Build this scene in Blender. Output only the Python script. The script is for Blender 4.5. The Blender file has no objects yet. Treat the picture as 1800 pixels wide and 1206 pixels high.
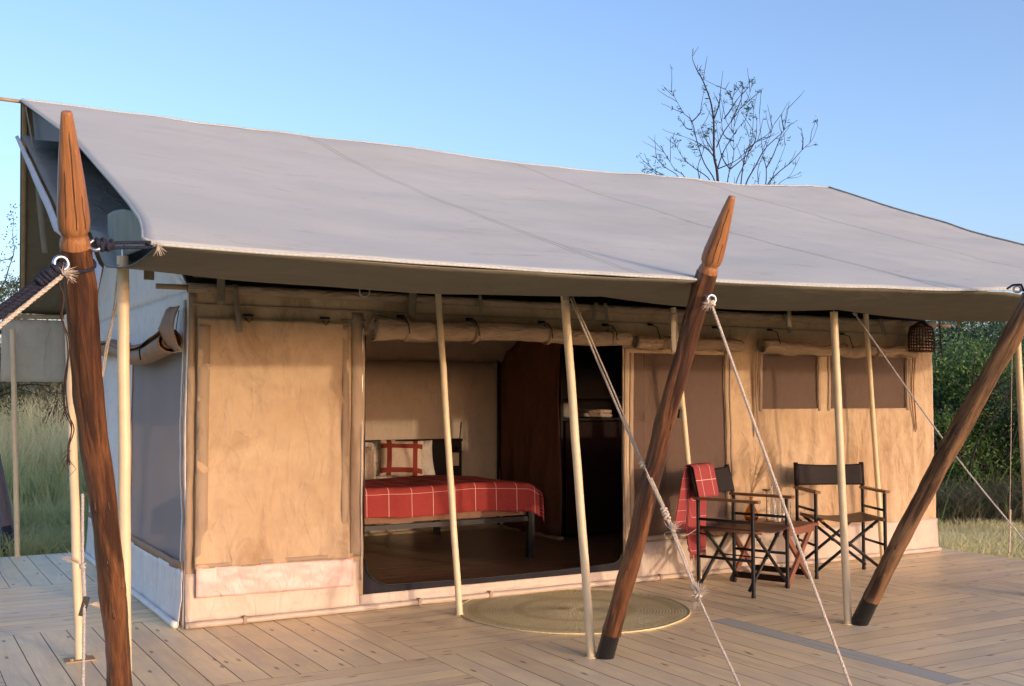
import bpy, math, random
import numpy as np
from mathutils import Vector, Matrix, noise
random.seed(7)
rng = np.random.default_rng(7)
R_ = math.radians
S = bpy.context.scene
COL = S.collection

# ------------------------------------------------------------------ camera
cam_d = bpy.data.cameras.new('camera'); cam = bpy.data.objects.new('camera', cam_d); COL.objects.link(cam)
CR = ((0.86609074, -0.02587296, 0.4992168), (-0.49988681, -0.04482681, 0.8649299), (0.0, 0.99865968, 0.05175763))
CP = Vector((-1.62401112, -6.82894137, 1.4)); CF = 1910.2
cam.matrix_world = Matrix(((CR[0][0], CR[0][1], -CR[0][2], CP.x), (CR[1][0], CR[1][1], -CR[1][2], CP.y),
                           (CR[2][0], CR[2][1], -CR[2][2], CP.z), (0, 0, 0, 1)))
cam_d.sensor_width = 36; cam_d.lens = CF/1800*36; cam_d.clip_start = .05; cam_d.clip_end = 3000
S.camera = cam
# ------------------------------------------------------------------ light
SUNV = Vector((.30, -1.0, .128)).normalized()
w = bpy.data.worlds.new('World'); S.world = w; w.use_nodes = True
nt = w.node_tree; nt.nodes.clear()
sky = nt.nodes.new('ShaderNodeTexSky'); sky.sky_type = 'NISHITA'; sky.sun_disc = False
sky.sun_elevation = math.asin(SUNV.z); sky.sun_rotation = math.atan2(SUNV.x, SUNV.y)
sky.air_density = 1.0; sky.dust_density = 8.0; sky.ozone_density = 3.5; sky.altitude = 1500
bgn = nt.nodes.new('ShaderNodeBackground'); bgn.inputs['Strength'].default_value = .15
wo = nt.nodes.new('ShaderNodeOutputWorld')
skm = nt.nodes.new('ShaderNodeMix'); skm.data_type = 'RGBA'; skm.blend_type = 'MULTIPLY'; skm.inputs[0].default_value = 1.0
skm.inputs[7].default_value = (.87, .61, .53, 1)          # white balance of the evening sky
nt.links.new(sky.outputs[0], skm.inputs[6]); nt.links.new(skm.outputs[2], bgn.inputs[0]); nt.links.new(bgn.outputs[0], wo.inputs[0])
sun_d = bpy.data.lights.new('sun', 'SUN'); sun = bpy.data.objects.new('sun', sun_d); COL.objects.link(sun)
sun.rotation_euler = SUNV.to_track_quat('Z', 'Y').to_euler()
sun_d.energy = .30; sun_d.angle = R_(.8); sun_d.color = (1, .74, .52)
S.view_settings.view_transform = 'Standard'; S.view_settings.look = 'None'
S.view_settings.exposure = 2.53; S.view_settings.gamma = 1.0
S.render.resolution_x = 1024; S.render.resolution_y = 686
S.render.engine = 'CYCLES'
S.cycles.transparent_max_bounces = 16

# ------------------------------------------------------------------ helpers
def ray(px, py):
    c = (px-900, -(py-603), CF)
    return Vector([CR[i][0]*c[0]+CR[i][1]*c[1]+CR[i][2]*c[2] for i in range(3)])
def at(px, py, ax, v):
    """point of the place on the world plane axis=v"""
    d = ray(px, py); t = (v-CP[ax])/d[ax]; return CP+d*t
def atd(px, py, depth):
    return CP+ray(px, py)*(depth/CF)
def atn(px, py, n, p0):
    n = Vector(n); p0 = Vector(p0); d = ray(px, py); return CP+d*(n.dot(p0-CP)/n.dot(d))
def nz(x, y=0, z=0, s=1.0, k=0):
    return noise.noise(Vector((x*s+k*13.1, y*s+k*7.7, z*s+k*3.3)))

class B:
    def __init__(s): s.v = []; s.f = []; s.fl = []
    def add(s, vs, fs, fl=None):
        o = len(s.v); s.v += [tuple(p) for p in vs]; s.f += [tuple(i+o for i in q) for q in fs]
        s.fl += [tuple(p) for p in (fl if fl is not None else vs)]
        return s
    def box(s, x0, x1, y0, y1, z0, z1, m=None):
        vs = [Vector((x, y, z)) for z in (z0, z1) for y in (y0, y1) for x in (x0, x1)]
        fl = [tuple(p) for p in vs]
        if m is not None: vs = [m @ p for p in vs]
        return s.add(vs, [(0, 2, 3, 1), (4, 5, 7, 6), (0, 1, 5, 4), (2, 6, 7, 3), (0, 4, 6, 2), (1, 3, 7, 5)], fl)
    def bar(s, a, b, wx, wz, up=(0, 0, 1)):
        a = Vector(a); b = Vector(b); d = b-a; L = d.length; d.normalize()
        sx = d.cross(Vector(up)); sx = sx.normalized() if sx.length > 1e-4 else Vector((1, 0, 0)); sz = sx.cross(d)
        m = Matrix((( sx.x, d.x, sz.x, a.x), (sx.y, d.y, sz.y, a.y), (sx.z, d.z, sz.z, a.z), (0, 0, 0, 1)))
        return s.box(-wx/2, wx/2, 0, L, -wz/2, wz/2, m)
    def tube(s, pts, r, n=10, caps=True, rough=0.0, k=0, closed=False):
        pts = [Vector(p) for p in pts]; N = len(pts)
        rs = r if isinstance(r, (list, tuple)) else [r]*N
        vs = []; fl = []; fs = []; L = 0; nrm = None
        for i, p in enumerate(pts):
            if closed: t = pts[(i+1) % N]-pts[i-1]
            else: t = pts[min(i+1, N-1)]-pts[max(i-1, 0)]
            t = t.normalized() if t.length > 1e-9 else Vector((0, 0, 1))
            if nrm is None:
                nrm = t.orthogonal().normalized()
            else:
                nrm = (nrm-t*nrm.dot(t)); nrm = nrm.normalized() if nrm.length > 1e-6 else t.orthogonal().normalized()
            bn = t.cross(nrm)
            if i: L += (p-pts[i-1]).length
            for j in range(n):
                a = 2*math.pi*j/n; c, q = math.cos(a), math.sin(a); rr = rs[i]
                if rough: rr *= 1+rough*nz(c*1.3, q*1.3, L*3.0, 1, k)+rough*.5*nz(c*3, q*3, L*9, 1, k+3)
                vs.append(p+nrm*c*rr+bn*q*rr); fl.append((c*rs[i], q*rs[i], L))
        for i in range(N-1 if not closed else N):
            for j in range(n):
                a0 = i*n+j; a1 = i*n+(j+1) % n; i2 = (i+1) % N
                fs.append((a0, a1, i2*n+(j+1) % n, i2*n+j))
        if caps and not closed:
            fs.append(tuple(range(n-1, -1, -1))); fs.append(tuple((N-1)*n+j for j in range(n)))
        return s.add(vs, fs, fl)
    def lathe(s, prof, n=24, m=None):
        """prof: (r,z) from bottom to top"""
        vs = []; fs = []
        for r, z in prof:
            for j in range(n):
                a = 2*math.pi*j/n; vs.append(Vector((r*math.cos(a), r*math.sin(a), z)))
        for i in range(len(prof)-1):
            for j in range(n): fs.append((i*n+j, i*n+(j+1) % n, (i+1)*n+(j+1) % n, (i+1)*n+j))
        fs.append(tuple(range(n-1, -1, -1))); fs.append(tuple((len(prof)-1)*n+j for j in range(n)))
        fl = [tuple(p) for p in vs]
        if m is not None: vs = [m @ p for p in vs]
        return s.add(vs, fs, fl)
    def grid(s, fn, nu, nv, flow=None, skip=None):
        vs = []; fl = []
        for j in range(nv+1):
            for i in range(nu+1):
                u, v = i/nu, j/nv; p = Vector(fn(u, v)); vs.append(p); fl.append(flow(u, v) if flow else tuple(p))
        fs = []
        for j in range(nv):
            for i in range(nu):
                if skip and skip((i+.5)/nu, (j+.5)/nv): continue
                a = j*(nu+1)+i; fs.append((a, a+1, a+nu+2, a+nu+1))
        return s.add(vs, fs, fl)
    def rope(s, pts, r=.007, pitch=.045, strands=3, step=5):
        """twisted rope of real strands along a polyline"""
        P = dens(pts, pitch/step); N = len(P)
        frames = []; nrm = None
        for i in range(N):
            t = (P[min(i+1, N-1)]-P[max(i-1, 0)]).normalized()
            nrm = t.orthogonal().normalized() if nrm is None else (nrm-t*nrm.dot(t)).normalized()
            frames.append((nrm.copy(), t.cross(nrm)))
        for q in range(strands):
            pp = []
            for i in range(N):
                a = 2*math.pi*(i/step+q/strands); u, v = frames[i]
                pp.append(P[i]+u*math.cos(a)*r*.52+v*math.sin(a)*r*.52)
            s.tube(pp, r*.56, n=5)
        return s

def dens(pts, step):
    pts = [Vector(p) for p in pts]; out = [pts[0]]
    for a, b in zip(pts, pts[1:]):
        k = max(1, int((b-a).length/step))
        for i in range(1, k+1): out.append(a.lerp(b, i/k))
    return out
def smooth(pts, k=6):
    """catmull-rom through the points"""
    P = [Vector(p) for p in pts]; out = []
    for i in range(len(P)-1):
        p0 = P[max(i-1, 0)]; p1 = P[i]; p2 = P[i+1]; p3 = P[min(i+2, len(P)-1)]
        for j in range(k):
            t = j/k
            out.append(.5*((2*p1)+(p2-p0)*t+(2*p0-5*p1+4*p2-p3)*t*t+(3*p1-p0-3*p2+p3)*t**3))
    out.append(P[-1]); return out

def make_mesh(name, b, mats, smooth_=True):
    me = bpy.data.meshes.new(name); me.from_pydata(b.v, [], b.f)
    if smooth_ is True: me.polygons.foreach_set('use_smooth', [True]*len(me.polygons))
    at_ = me.attributes.new('flow', 'FLOAT_VECTOR', 'POINT')
    at_.data.foreach_set('vector', np.array(b.fl, dtype=np.float32).ravel())
    for m in (mats if isinstance(mats, (list, tuple)) else [mats]): me.materials.append(m)
    me.update(); return me
def obj(name, b, mats, parent=None, sm=True, solid=0, off=0, matoff=0, kind=None, auto=None):
    me = b if isinstance(b, bpy.types.Mesh) else make_mesh(name, b, mats, sm)
    o = bpy.data.objects.new(name, me); COL.objects.link(o)
    if parent is not None:
        o.parent = parent; o.matrix_parent_inverse = Matrix.Identity(4)
        pm = parent; off_ = Vector((0, 0, 0))
        while pm is not None: off_ += Vector(pm.location); pm = pm.parent
        if parent.get('_world'):   # part meshes are built in world metres
            o.location = -off_
    if solid:
        md = o.modifiers.new('thickness', 'SOLIDIFY'); md.thickness = solid; md.offset = off
        if matoff: md.material_offset = matoff
    if kind: o['kind'] = kind
    if auto:
        es = o.modifiers.new('edges', 'EDGE_SPLIT'); es.split_angle = R_(auto)
    return o
def tag(o, label, cat, group=None):
    o['label'] = label; o['category'] = cat
    if group: o['group'] = group
    return o
def thing(name, label, cat, loc=(0, 0, 0), group=None):
    o = bpy.data.objects.new(name, None); COL.objects.link(o); o.location = loc; o.empty_display_size = .1
    o['_world'] = 1
    return tag(o, label, cat, group)
def np_obj(name, V, F, mat, parent=None, kind=None, flow=None):
    """large meshes from numpy arrays; F is (n,k)"""
    me = bpy.data.meshes.new(name); k = F.shape[1]
    me.vertices.add(len(V)); me.vertices.foreach_set('co', V.astype(np.float32).ravel())
    me.loops.add(F.size); me.loops.foreach_set('vertex_index', F.astype(np.int32).ravel())
    me.polygons.add(len(F)); me.polygons.foreach_set('loop_start', np.arange(0, F.size, k, dtype=np.int32))
    me.update(calc_edges=True)
    if flow is not None:
        at_ = me.attributes.new('flow', 'FLOAT_VECTOR', 'POINT'); at_.data.foreach_set('vector', flow.astype(np.float32).ravel())
    me.materials.append(mat)
    return obj(name, me, mat, parent, kind=kind)

# ------------------------------------------------------------------ materials
class N:
    def __init__(s, name):
        s.m = bpy.data.materials.new(name); s.m.use_nodes = True; s.t = s.m.node_tree; s.n = s.t.nodes
        s.p = s.n['Principled BSDF']; s.out = s.n['Material Output']
    def node(s, ty, **kw):
        n = s.n.new(ty)
        for k, v in kw.items():
            if k.startswith('i_'): n.inputs[k[2:].replace('_', ' ')].default_value = v
            else: setattr(n, k, v)
        return n
    def link(s, a, b): s.t.links.new(a, b)
    def coords(s, kind='obj', scale=(1, 1, 1), rand=0.0, rot=(0, 0, 0)):
        if kind == 'flow': c = s.node('ShaderNodeAttribute', attribute_name='flow').outputs['Vector']
        else: c = s.node('ShaderNodeTexCoord').outputs['Object']
        if rand:
            oi = s.node('ShaderNodeObjectInfo'); mu = s.node('ShaderNodeVectorMath', operation='SCALE')
            cb = s.node('ShaderNodeCombineXYZ'); s.link(oi.outputs['Random'], cb.inputs[0]); s.link(oi.outputs['Random'], cb.inputs[1]); s.link(oi.outputs['Random'], cb.inputs[2])
            s.link(cb.outputs[0], mu.inputs[0]); mu.inputs['Scale'].default_value = rand
            ad = s.node('ShaderNodeVectorMath', operation='ADD'); s.link(c, ad.inputs[0]); s.link(mu.outputs[0], ad.inputs[1]); c = ad.outputs[0]
        mp = s.node('ShaderNodeMapping'); mp.inputs['Scale'].default_value = scale; mp.inputs['Rotation'].default_value = rot
        s.link(c, mp.inputs['Vector']); return mp.outputs[0]
    def noise(s, vec, scale=5, detail=4, rough=.55, dist=0):
        n = s.node('ShaderNodeTexNoise'); n.inputs['Scale'].default_value = scale; n.inputs['Detail'].default_value = detail
        n.inputs['Roughness'].default_value = rough; n.inputs['Distortion'].default_value = dist
        s.link(vec, n.inputs['Vector']); return n.outputs['Fac']
    def ramp(s, fac, stops, interp='LINEAR'):
        r = s.node('ShaderNodeValToRGB'); r.color_ramp.interpolation = interp; e = r.color_ramp.elements
        while len(e) < len(stops): e.new(.5)
        for el, (p, c) in zip(e, stops):
            el.position = p; el.color = (c, c, c, 1) if isinstance(c, (int, float)) else (*c, 1)
        s.link(fac, r.inputs[0]); return r.outputs[0]
    def mix(s, a, b, fac, mode='MIX'):
        m = s.node('ShaderNodeMix', data_type='RGBA', blend_type=mode)
        for ix, v in ((0, fac), (6, a), (7, b)):
            if isinstance(v, bpy.types.NodeSocket): s.link(v, m.inputs[ix])
            elif isinstance(v, (int, float)): m.inputs[ix].default_value = v if ix == 0 else (v, v, v, 1)
            else: m.inputs[ix].default_value = (*v, 1)
        return m.outputs[2]
    def bump(s, h, strength=.3, dist=.01, prev=None):
        b = s.node('ShaderNodeBump'); b.inputs['Strength'].default_value = strength; b.inputs['Distance'].default_value = dist
        s.link(h, b.inputs['Height'])
        if prev is not None: s.link(prev, b.inputs['Normal'])
        return b.outputs[0]
    def done(s, col=None, rough=.8, nrm=None, spec=.3, **kw):
        if col is not None:
            if isinstance(col, tuple): s.p.inputs['Base Color'].default_value = (*col, 1)
            else: s.link(col, s.p.inputs['Base Color'])
        if isinstance(rough, (int, float)): s.p.inputs['Roughness'].default_value = rough
        else: s.link(rough, s.p.inputs['Roughness'])
        s.p.inputs['Specular IOR Level'].default_value = spec
        for k, v in kw.items(): s.p.inputs[k.replace('_', ' ')].default_value = v
        if nrm is not None: s.link(nrm, s.p.inputs['Normal'])
        return s.m

def canvas(name, c1, c2, stain=None, rough=.85, spec=.2, weave=260, wrinkle=.5, wscale=3.0, stretch=(1, 1, .45), trans=0.0, stainlo=.58):
    m = N(name); v = m.coords(); vs = m.coords(scale=stretch)
    a = m.noise(v, 1.3, 5, .6, .4); b = m.noise(v, 9, 4, .6)
    col = m.mix(c1, c2, m.ramp(a, [(.3, 0.0), (.7, 1.0)]))
    col = m.mix(col, tuple(x*.8 for x in c1), m.ramp(b, [(.45, 0.0), (.8, .45)]))
    if stain:
        st = m.noise(vs, 3.2, 7, .72, .9)
        col = m.mix(col, stain, m.ramp(st, [(stainlo, 0.0), (stainlo+.16, .65)]))
    w1 = m.noise(vs, wscale, 3, .5, 1.6); w2 = m.noise(vs, wscale*4, 3, .5, 1.0)
    n1 = m.bump(w1, min(1, wrinkle*1.2), .06)
    for sc_, ro in ((wscale*.9, .6), (wscale*1.6, -.8)):
        cr_ = m.noise(m.coords(scale=stretch, rot=(0, ro, 0)), sc_, 2, .45, .5); ab = m.node('ShaderNodeMath', operation='SUBTRACT'); m.link(cr_, ab.inputs[0]); ab.inputs[1].default_value = .5
        ab2 = m.node('ShaderNodeMath', operation='ABSOLUTE'); m.link(ab.outputs[0], ab2.inputs[0]); n1 = m.bump(m.ramp(ab2.outputs[0], [(0, 1.0), (.035, 0.0)]), min(1, wrinkle*.9), .007, n1)
    n1 = m.bump(w2, min(1, wrinkle*.9), .022, n1)
    n1 = m.bump(m.noise(v, weave, 1, .5), .25, .0012, n1)
    r = m.done(col, rough, n1, spec)
    if trans:
        tr = m.node('ShaderNodeBsdfTranslucent'); m.link(col, tr.inputs[0]); mx = m.node('ShaderNodeMixShader'); mx.inputs[0].default_value = trans
        m.link(m.p.outputs[0], mx.inputs[1]); m.link(tr.outputs[0], mx.inputs[2]); m.link(mx.outputs[0], m.out.inputs[0])
    return r
def plain(name, c, rough=.5, spec=.4, var=.25, sc=12, bump=.1, kind='obj', **kw):
    m = N(name); v = m.coords(kind); a = m.noise(v, sc, 4, .6)
    col = m.mix(tuple(x*(1-var) for x in c), tuple(min(1, x*(1+var*.6)) for x in c), m.ramp(a, [(.3, 0.0), (.7, 1.0)]))
    return m.done(col, rough, m.bump(m.noise(v, sc*6, 3), bump, .004), spec, **kw)
def wood(name, c1, c2, dark, scale=(1, 1, .07), freq=60, rough=.5, spec=.4, knots=True, kind='flow', rand=0.0, bumpd=.004, tint=0.0, grey=None, dr=(.55, .75, .6), kt=(.04, .085), k2d=False):
    m = N(name); v = m.coords(kind, scale, rand); v2 = m.coords(kind, tuple(.35+.65*x if x < .5 else x for x in scale), rand)
    g = m.noise(v, freq, 5, .65, 1.2); g2 = m.noise(v, freq*.3, 4, .6, .8); big = m.noise(v2, 5, 4, .6)
    col = m.mix(c1, c2, m.ramp(g, [(.32, 0.0), (.68, 1.0)]))
    col = m.mix(col, dark, m.ramp(g2, [(dr[0], 0.0), (dr[1], dr[2])]))
    if grey: col = m.mix(col, grey, m.ramp(big, [(.42, 0.0), (.68, .8)]))
    else: col = m.mix(col, c2, m.ramp(big, [(.4, 0.0), (.7, .5)]))
    if knots:
        vo = m.node('ShaderNodeTexVoronoi'); vo.inputs['Scale'].default_value = 5.5; vo.voronoi_dimensions = '2D' if k2d else '3D'
        kk = tuple((1 if x > .5 else .28) for x in scale)
        m.link(m.coords(kind, kk, rand), vo.inputs['Vector'])
        col = m.mix(col, tuple(x*.35 for x in dark), m.ramp(vo.outputs['Distance'], [(kt[0], .85), (kt[1], 0.0)]))
    if tint:
        oi = m.node('ShaderNodeObjectInfo')
        col = m.mix(col, m.ramp(oi.outputs['Random'], [(0, (.84, .82, .80)), (.5, (1, 1, 1)), (1, (1.0, .96, .90))]), tint, 'MULTIPLY')
    n1 = m.bump(g2, .5, bumpd*2); n1 = m.bump(g, .5, bumpd, n1)
    return m.done(col, rough, n1, spec)

M = {}
M['wall'] = canvas('tan_canvas', (.42, .295, .175), (.54, .415, .27), (.27, .17, .095), wrinkle=.5, stainlo=.52)
M['wall_dark'] = canvas('tan_canvas_lining', (.50, .41, .31), (.56, .47, .36), None)
M['seam'] = canvas('tan_webbing', (.33, .245, .165), (.38, .29, .20), None, wrinkle=.3)
M['skirt'] = canvas('coated_skirt', (.46, .38, .30), (.54, .46, .37), (.34, .27, .2), rough=.45, spec=.4, wrinkle=.28, wscale=3, stainlo=.64)
M['pink'] = canvas('pink_coated_patch', (.60, .41, .365), (.67, .48, .43), None, rough=.42, spec=.45, wrinkle=.3, wscale=4)
M['white'] = canvas('white_canvas', (.82, .80, .76), (.90, .88, .84), (.68, .62, .55), wrinkle=.55, stainlo=.62)
M['whiteskirt'] = canvas('white_coated_skirt', (.78, .77, .74), (.88, .87, .84), (.55, .48, .42), rough=.42, spec=.45, wrinkle=.45, wscale=4, stainlo=.64)
M['brown'] = canvas('brown_canvas', (.34, .215, .135), (.42, .27, .17), None, wrinkle=.5, rough=.6)
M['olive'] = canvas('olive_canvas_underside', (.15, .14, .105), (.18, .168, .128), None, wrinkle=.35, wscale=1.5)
M['rear'] = canvas('grey_green_canvas', (.26, .255, .21), (.31, .305, .25), None, wrinkle=.45, wscale=2)
M['liningtop'] = canvas('grey_lining_topside', (.25, .26, .24), (.30, .31, .29), None, wrinkle=.4, wscale=2)
M['rearslope'] = canvas('dark_olive_canvas', (.155, .14, .10), (.19, .17, .125), None, wrinkle=.4, wscale=2)
M['endcloth'] = canvas('grey_green_end_cloth', (.27, .29, .25), (.33, .35, .31), None, wrinkle=.4)
M['flapcloth'] = canvas('pale_grey_green_flap', (.44, .44, .36), (.52, .52, .43), None, wrinkle=.5, wscale=2)
M['palegrey'] = canvas('pale_canvas_topside', (.58, .60, .63), (.64, .66, .69), None, wrinkle=.3)
M['tape'] = canvas('olive_tape', (.22, .19, .14), (.27, .235, .17), None, wrinkle=.3)
M['roofdark'] = plain('black_inner_roof', (.018, .018, .02), .9, .1, .3, 4, .2)  # near-black colour of the inner roof's outer face
M['partition'] = canvas('rust_canvas_partition', (.15, .066, .040), (.20, .09, .052), None, wrinkle=.5)
M['tanroll'] = canvas('rolled_tan_canvas', (.36, .27, .18), (.43, .33, .23), (.30, .21, .14), wrinkle=.6, wscale=6, stretch=(.4, 1, 1))
def roof_mat():
    m = N('shade_net_roof'); v = m.coords()
    a = m.noise(v, .9, 5, .6, .5); st = m.noise(m.coords(scale=(.5, 2.4, 1), rot=(0, 0, .22)), 5, 6, .72, 1.0)
    col = m.mix((.44, .475, .435), (.52, .56, .515), m.ramp(a, [(.3, 0.0), (.7, 1.0)]))
    col = m.mix(col, (.33, .32, .31), m.ramp(st, [(.57, 0.0), (.70, .8)]))
    wv = m.node('ShaderNodeTexWave', wave_type='BANDS', bands_direction='DIAGONAL'); wv.inputs['Scale'].default_value = 22; wv.inputs['Distortion'].default_value = .8
    m.link(m.coords(scale=(1, 1, 0)), wv.inputs['Vector'])
    col = m.mix(col, (.38, .40, .40), m.ramp(wv.outputs['Fac'], [(.35, .45), (.65, 0.0)]))
    n1 = m.bump(m.noise(m.coords(scale=(.5, .9, 1), rot=(0, 0, .5)), 1.6, 4, .5, .5), .4, .03)
    n1 = m.bump(m.noise(m.coords(scale=(.5, 2, 1), rot=(0, 0, .35)), 7, 3, .5), .25, .006, n1)
    n1 = m.bump(wv.outputs['Fac'], .35, .002, n1); n1 = m.bump(m.noise(v, 240, 2), .3, .0015, n1)
    return m.done(col, .85, n1, .2)
M['roof'] = roof_mat()
M['roofunder'] = canvas('shade_net_underside', (.26, .265, .26), (.31, .315, .305), None, wrinkle=.2)
def mesh_mat(name, c, tr):
    m = N(name); v = m.coords(); a = m.noise(m.coords(scale=(1, 1, .2)), 3, 4)
    col = m.mix(tuple(x*.9 for x in c), tuple(x*1.1 for x in c), a)
    m.done(col, .8, m.bump(m.noise(v, 300, 1), .3, .001), .2)
    t = m.node('ShaderNodeBsdfTransparent'); mx = m.node('ShaderNodeMixShader'); mx.inputs[0].default_value = tr
    m.link(m.p.outputs[0], mx.inputs[1]); m.link(t.outputs[0], mx.inputs[2]); m.link(mx.outputs[0], m.out.inputs[0]); return m.m
M['mesh'] = mesh_mat('window_mesh', (.37, .25, .19), .70)
M['meshside'] = mesh_mat('side_window_mesh', (.30, .29, .29), .12)
M['shade'] = mesh_mat('grey_shade_net', (.22, .22, .23), .15)
M['plank'] = wood('deck_plank', (.86, .68, .39), (.94, .80, .50), (.60, .42, .23), scale=(.06, 1, 1), freq=42, rough=.44, spec=.38, kind='flow', rand=37.0, bumpd=.0015, k2d=True, kt=(.03, .065), tint=.85, grey=(.68, .58, .42))
M['gap_shade'] = plain('joint_shade', (.20, .145, .09), .9, .1, .3, 20, .1)
M['plank_grey'] = wood('weathered_plank', (.43, .43, .37), (.52, .52, .45), (.32, .31, .26), scale=(.06, 1, 1), freq=42, rough=.6, kind='flow', rand=37.0, bumpd=.0015)
M['plank_in'] = wood('varnished_floor_board', (.17, .10, .055), (.24, .145, .08), (.10, .055, .03), scale=(.06, 1, 1), freq=42, rough=.33, spec=.5, kind='flow', rand=37.0, bumpd=.0015, k2d=True, tint=.6)
M['post'] = wood('dark_log', (.11, .040, .016), (.25, .105, .038), (.030, .012, .006), scale=(1, 1, .09), freq=75, rough=.33, spec=.5, knots=True, bumpd=.014, dr=(.45, .57, .9), kt=(.12, .20), grey=(.055, .020, .010))
M['post2'] = wood('weathered_log', (.15, .075, .035), (.27, .15, .075), (.035, .018, .01), scale=(1, 1, .07), freq=80, rough=.4, spec=.45, knots=True, bumpd=.02, dr=(.46, .54, .95), kt=(.12, .20), grey=(.33, .19, .09))
M['tip'] = wood('carved_orange_wood', (.27, .115, .04), (.38, .17, .065), (.12, .045, .018), scale=(1, 1, .06), freq=70, rough=.42, knots=False, bumpd=.008, dr=(.50, .66, .8))
M['rearpost'] = wood('grey_brown_log', (.09, .075, .07), (.16, .13, .12), (.03, .025, .025), scale=(1, 1, .07), freq=75, rough=.5)
def paint_black():
    m = N('chipped_black_paint'); v = m.coords('flow'); a = m.noise(v, 60, 4, .6)
    col = m.mix((.012, .012, .013), (.42, .38, .33), m.ramp(a, [(.69, 0.0), (.71, 1.0)]))
    return m.done(col, .3, m.bump(m.noise(v, 50, 4), .4, .006), .5)
M['black'] = paint_black()
M['pole'] = plain('cream_painted_pole', (.70, .57, .36), .4, .45, .12, 7, .08, 'flow')
M['polewood'] = plain('bare_timber_bar', (.38, .27, .15), .6, .3, .2, 8, .1)
M['steel'] = plain('galvanised_steel', (.55, .57, .60), .3, .5, .15, 60, .15, Metallic=1.0)
M['iron'] = plain('black_steel_tube', (.008, .010, .012), .42, .3, .2, 20, .05)
M['rope'] = plain('cream_rope', (.60, .52, .42), .9, .1, .25, 90, .5)
M['ropeg'] = plain('grey_sash_cord', (.50, .48, .45), .9, .1, .2, 90, .5)
M['navy'] = plain('navy_rope', (.022, .026, .045), .75, .25, .3, 90, .5)
M['wire'] = plain('thin_dark_vine', (.07, .045, .035), .8, .2, .2, 40, .2)
M['arm'] = wood('chair_arm_wood', (.15, .065, .03), (.23, .105, .05), (.07, .03, .015), scale=(1, .1, 1), freq=90, rough=.35, kind='flow', knots=False, bumpd=.001)
M['leather'] = plain('dark_brown_leather', (.018, .013, .012), .6, .2, .2, 14, .25)
M['seat'] = plain('brown_leather_seat', (.075, .033, .022), .42, .4, .2, 14, .25)
M['tablewood'] = wood('reddish_table_wood', (.16, .065, .04), (.24, .10, .06), (.08, .03, .02), scale=(1, .1, 1), freq=80, rough=.4, kind='flow', knots=False, bumpd=.001)
M['darkwood'] = plain('black_brown_wood', (.012, .008, .007), .6, .2, .3, 10, .1)
M['reddark'] = plain('dark_mahogany', (.022, .008, .006), .7, .15, .3, 10, .1)
M['linen'] = canvas('white_linen', (.62, .56, .47), (.70, .64, .55), None, wrinkle=.8, wscale=7)
M['towel'] = canvas('beige_towel', (.55, .44, .34), (.62, .51, .4), None, wrinkle=.6, wscale=12)
M['mattress'] = canvas('brown_bed_valance', (.22, .12, .075), (.26, .15, .095), None, wrinkle=.3)
def cloth_check(name, base, line, axes, spacing, width, base2=None, phase=(0, 0)):
    m = N(name); sp = m.node('ShaderNodeSeparateXYZ'); m.link(m.coords('flow'), sp.inputs[0])
    fac = None
    for i, ax in enumerate(axes):
        a = m.node('ShaderNodeMath', operation='ADD'); m.link(sp.outputs[ax], a.inputs[0]); a.inputs[1].default_value = phase[i]+50*spacing[i]
        d = m.node('ShaderNodeMath', operation='MODULO'); m.link(a.outputs[0], d.inputs[0]); d.inputs[1].default_value = spacing[i]
        l = m.node('ShaderNodeMath', operation='LESS_THAN'); m.link(d.outputs[0], l.inputs[0]); l.inputs[1].default_value = width
        if fac is None: fac = l.outputs[0]
        else:
            mx = m.node('ShaderNodeMath', operation='MAXIMUM'); m.link(fac, mx.inputs[0]); m.link(l.outputs[0], mx.inputs[1]); fac = mx.outputs[0]
    v = m.coords('flow'); nn = m.noise(m.coords('flow', (1, 6, 1)), 45, 3); n2 = m.noise(v, 4, 3)
    c = m.mix(tuple(x*.72 for x in base), base2 or tuple(min(1, x*1.25) for x in base), nn); c = m.mix(c, tuple(x*.8 for x in base), m.ramp(n2, [(.4, 0.0), (.7, .5)]))
    col = m.mix(c, line, fac)
    nb = m.bump(m.noise(v, 9, 3, .5, 1.0), .5, .02); nb = m.bump(m.noise(v, 220, 1), .3, .001, nb)
    return m.done(col, .9, nb, .1)
M['red'] = cloth_check('red_checked_throw', (.30, .048, .044), (.62, .42, .35), (0, 1), (.2, .34), .0048, phase=(.03, .0))
M['redchair'] = cloth_check('red_checked_chair_throw', (.30, .062, .062), (.68, .5, .44), (0, 1), (.15, .17), .004, phase=(.07, .05))
M['plaid'] = cloth_check('cream_and_rust_plaid', (.62, .50, .38), (.23, .045, .03), (0, 2), (.26, .245), .05, phase=(.155, .155))
M['rug'] = None
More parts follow.
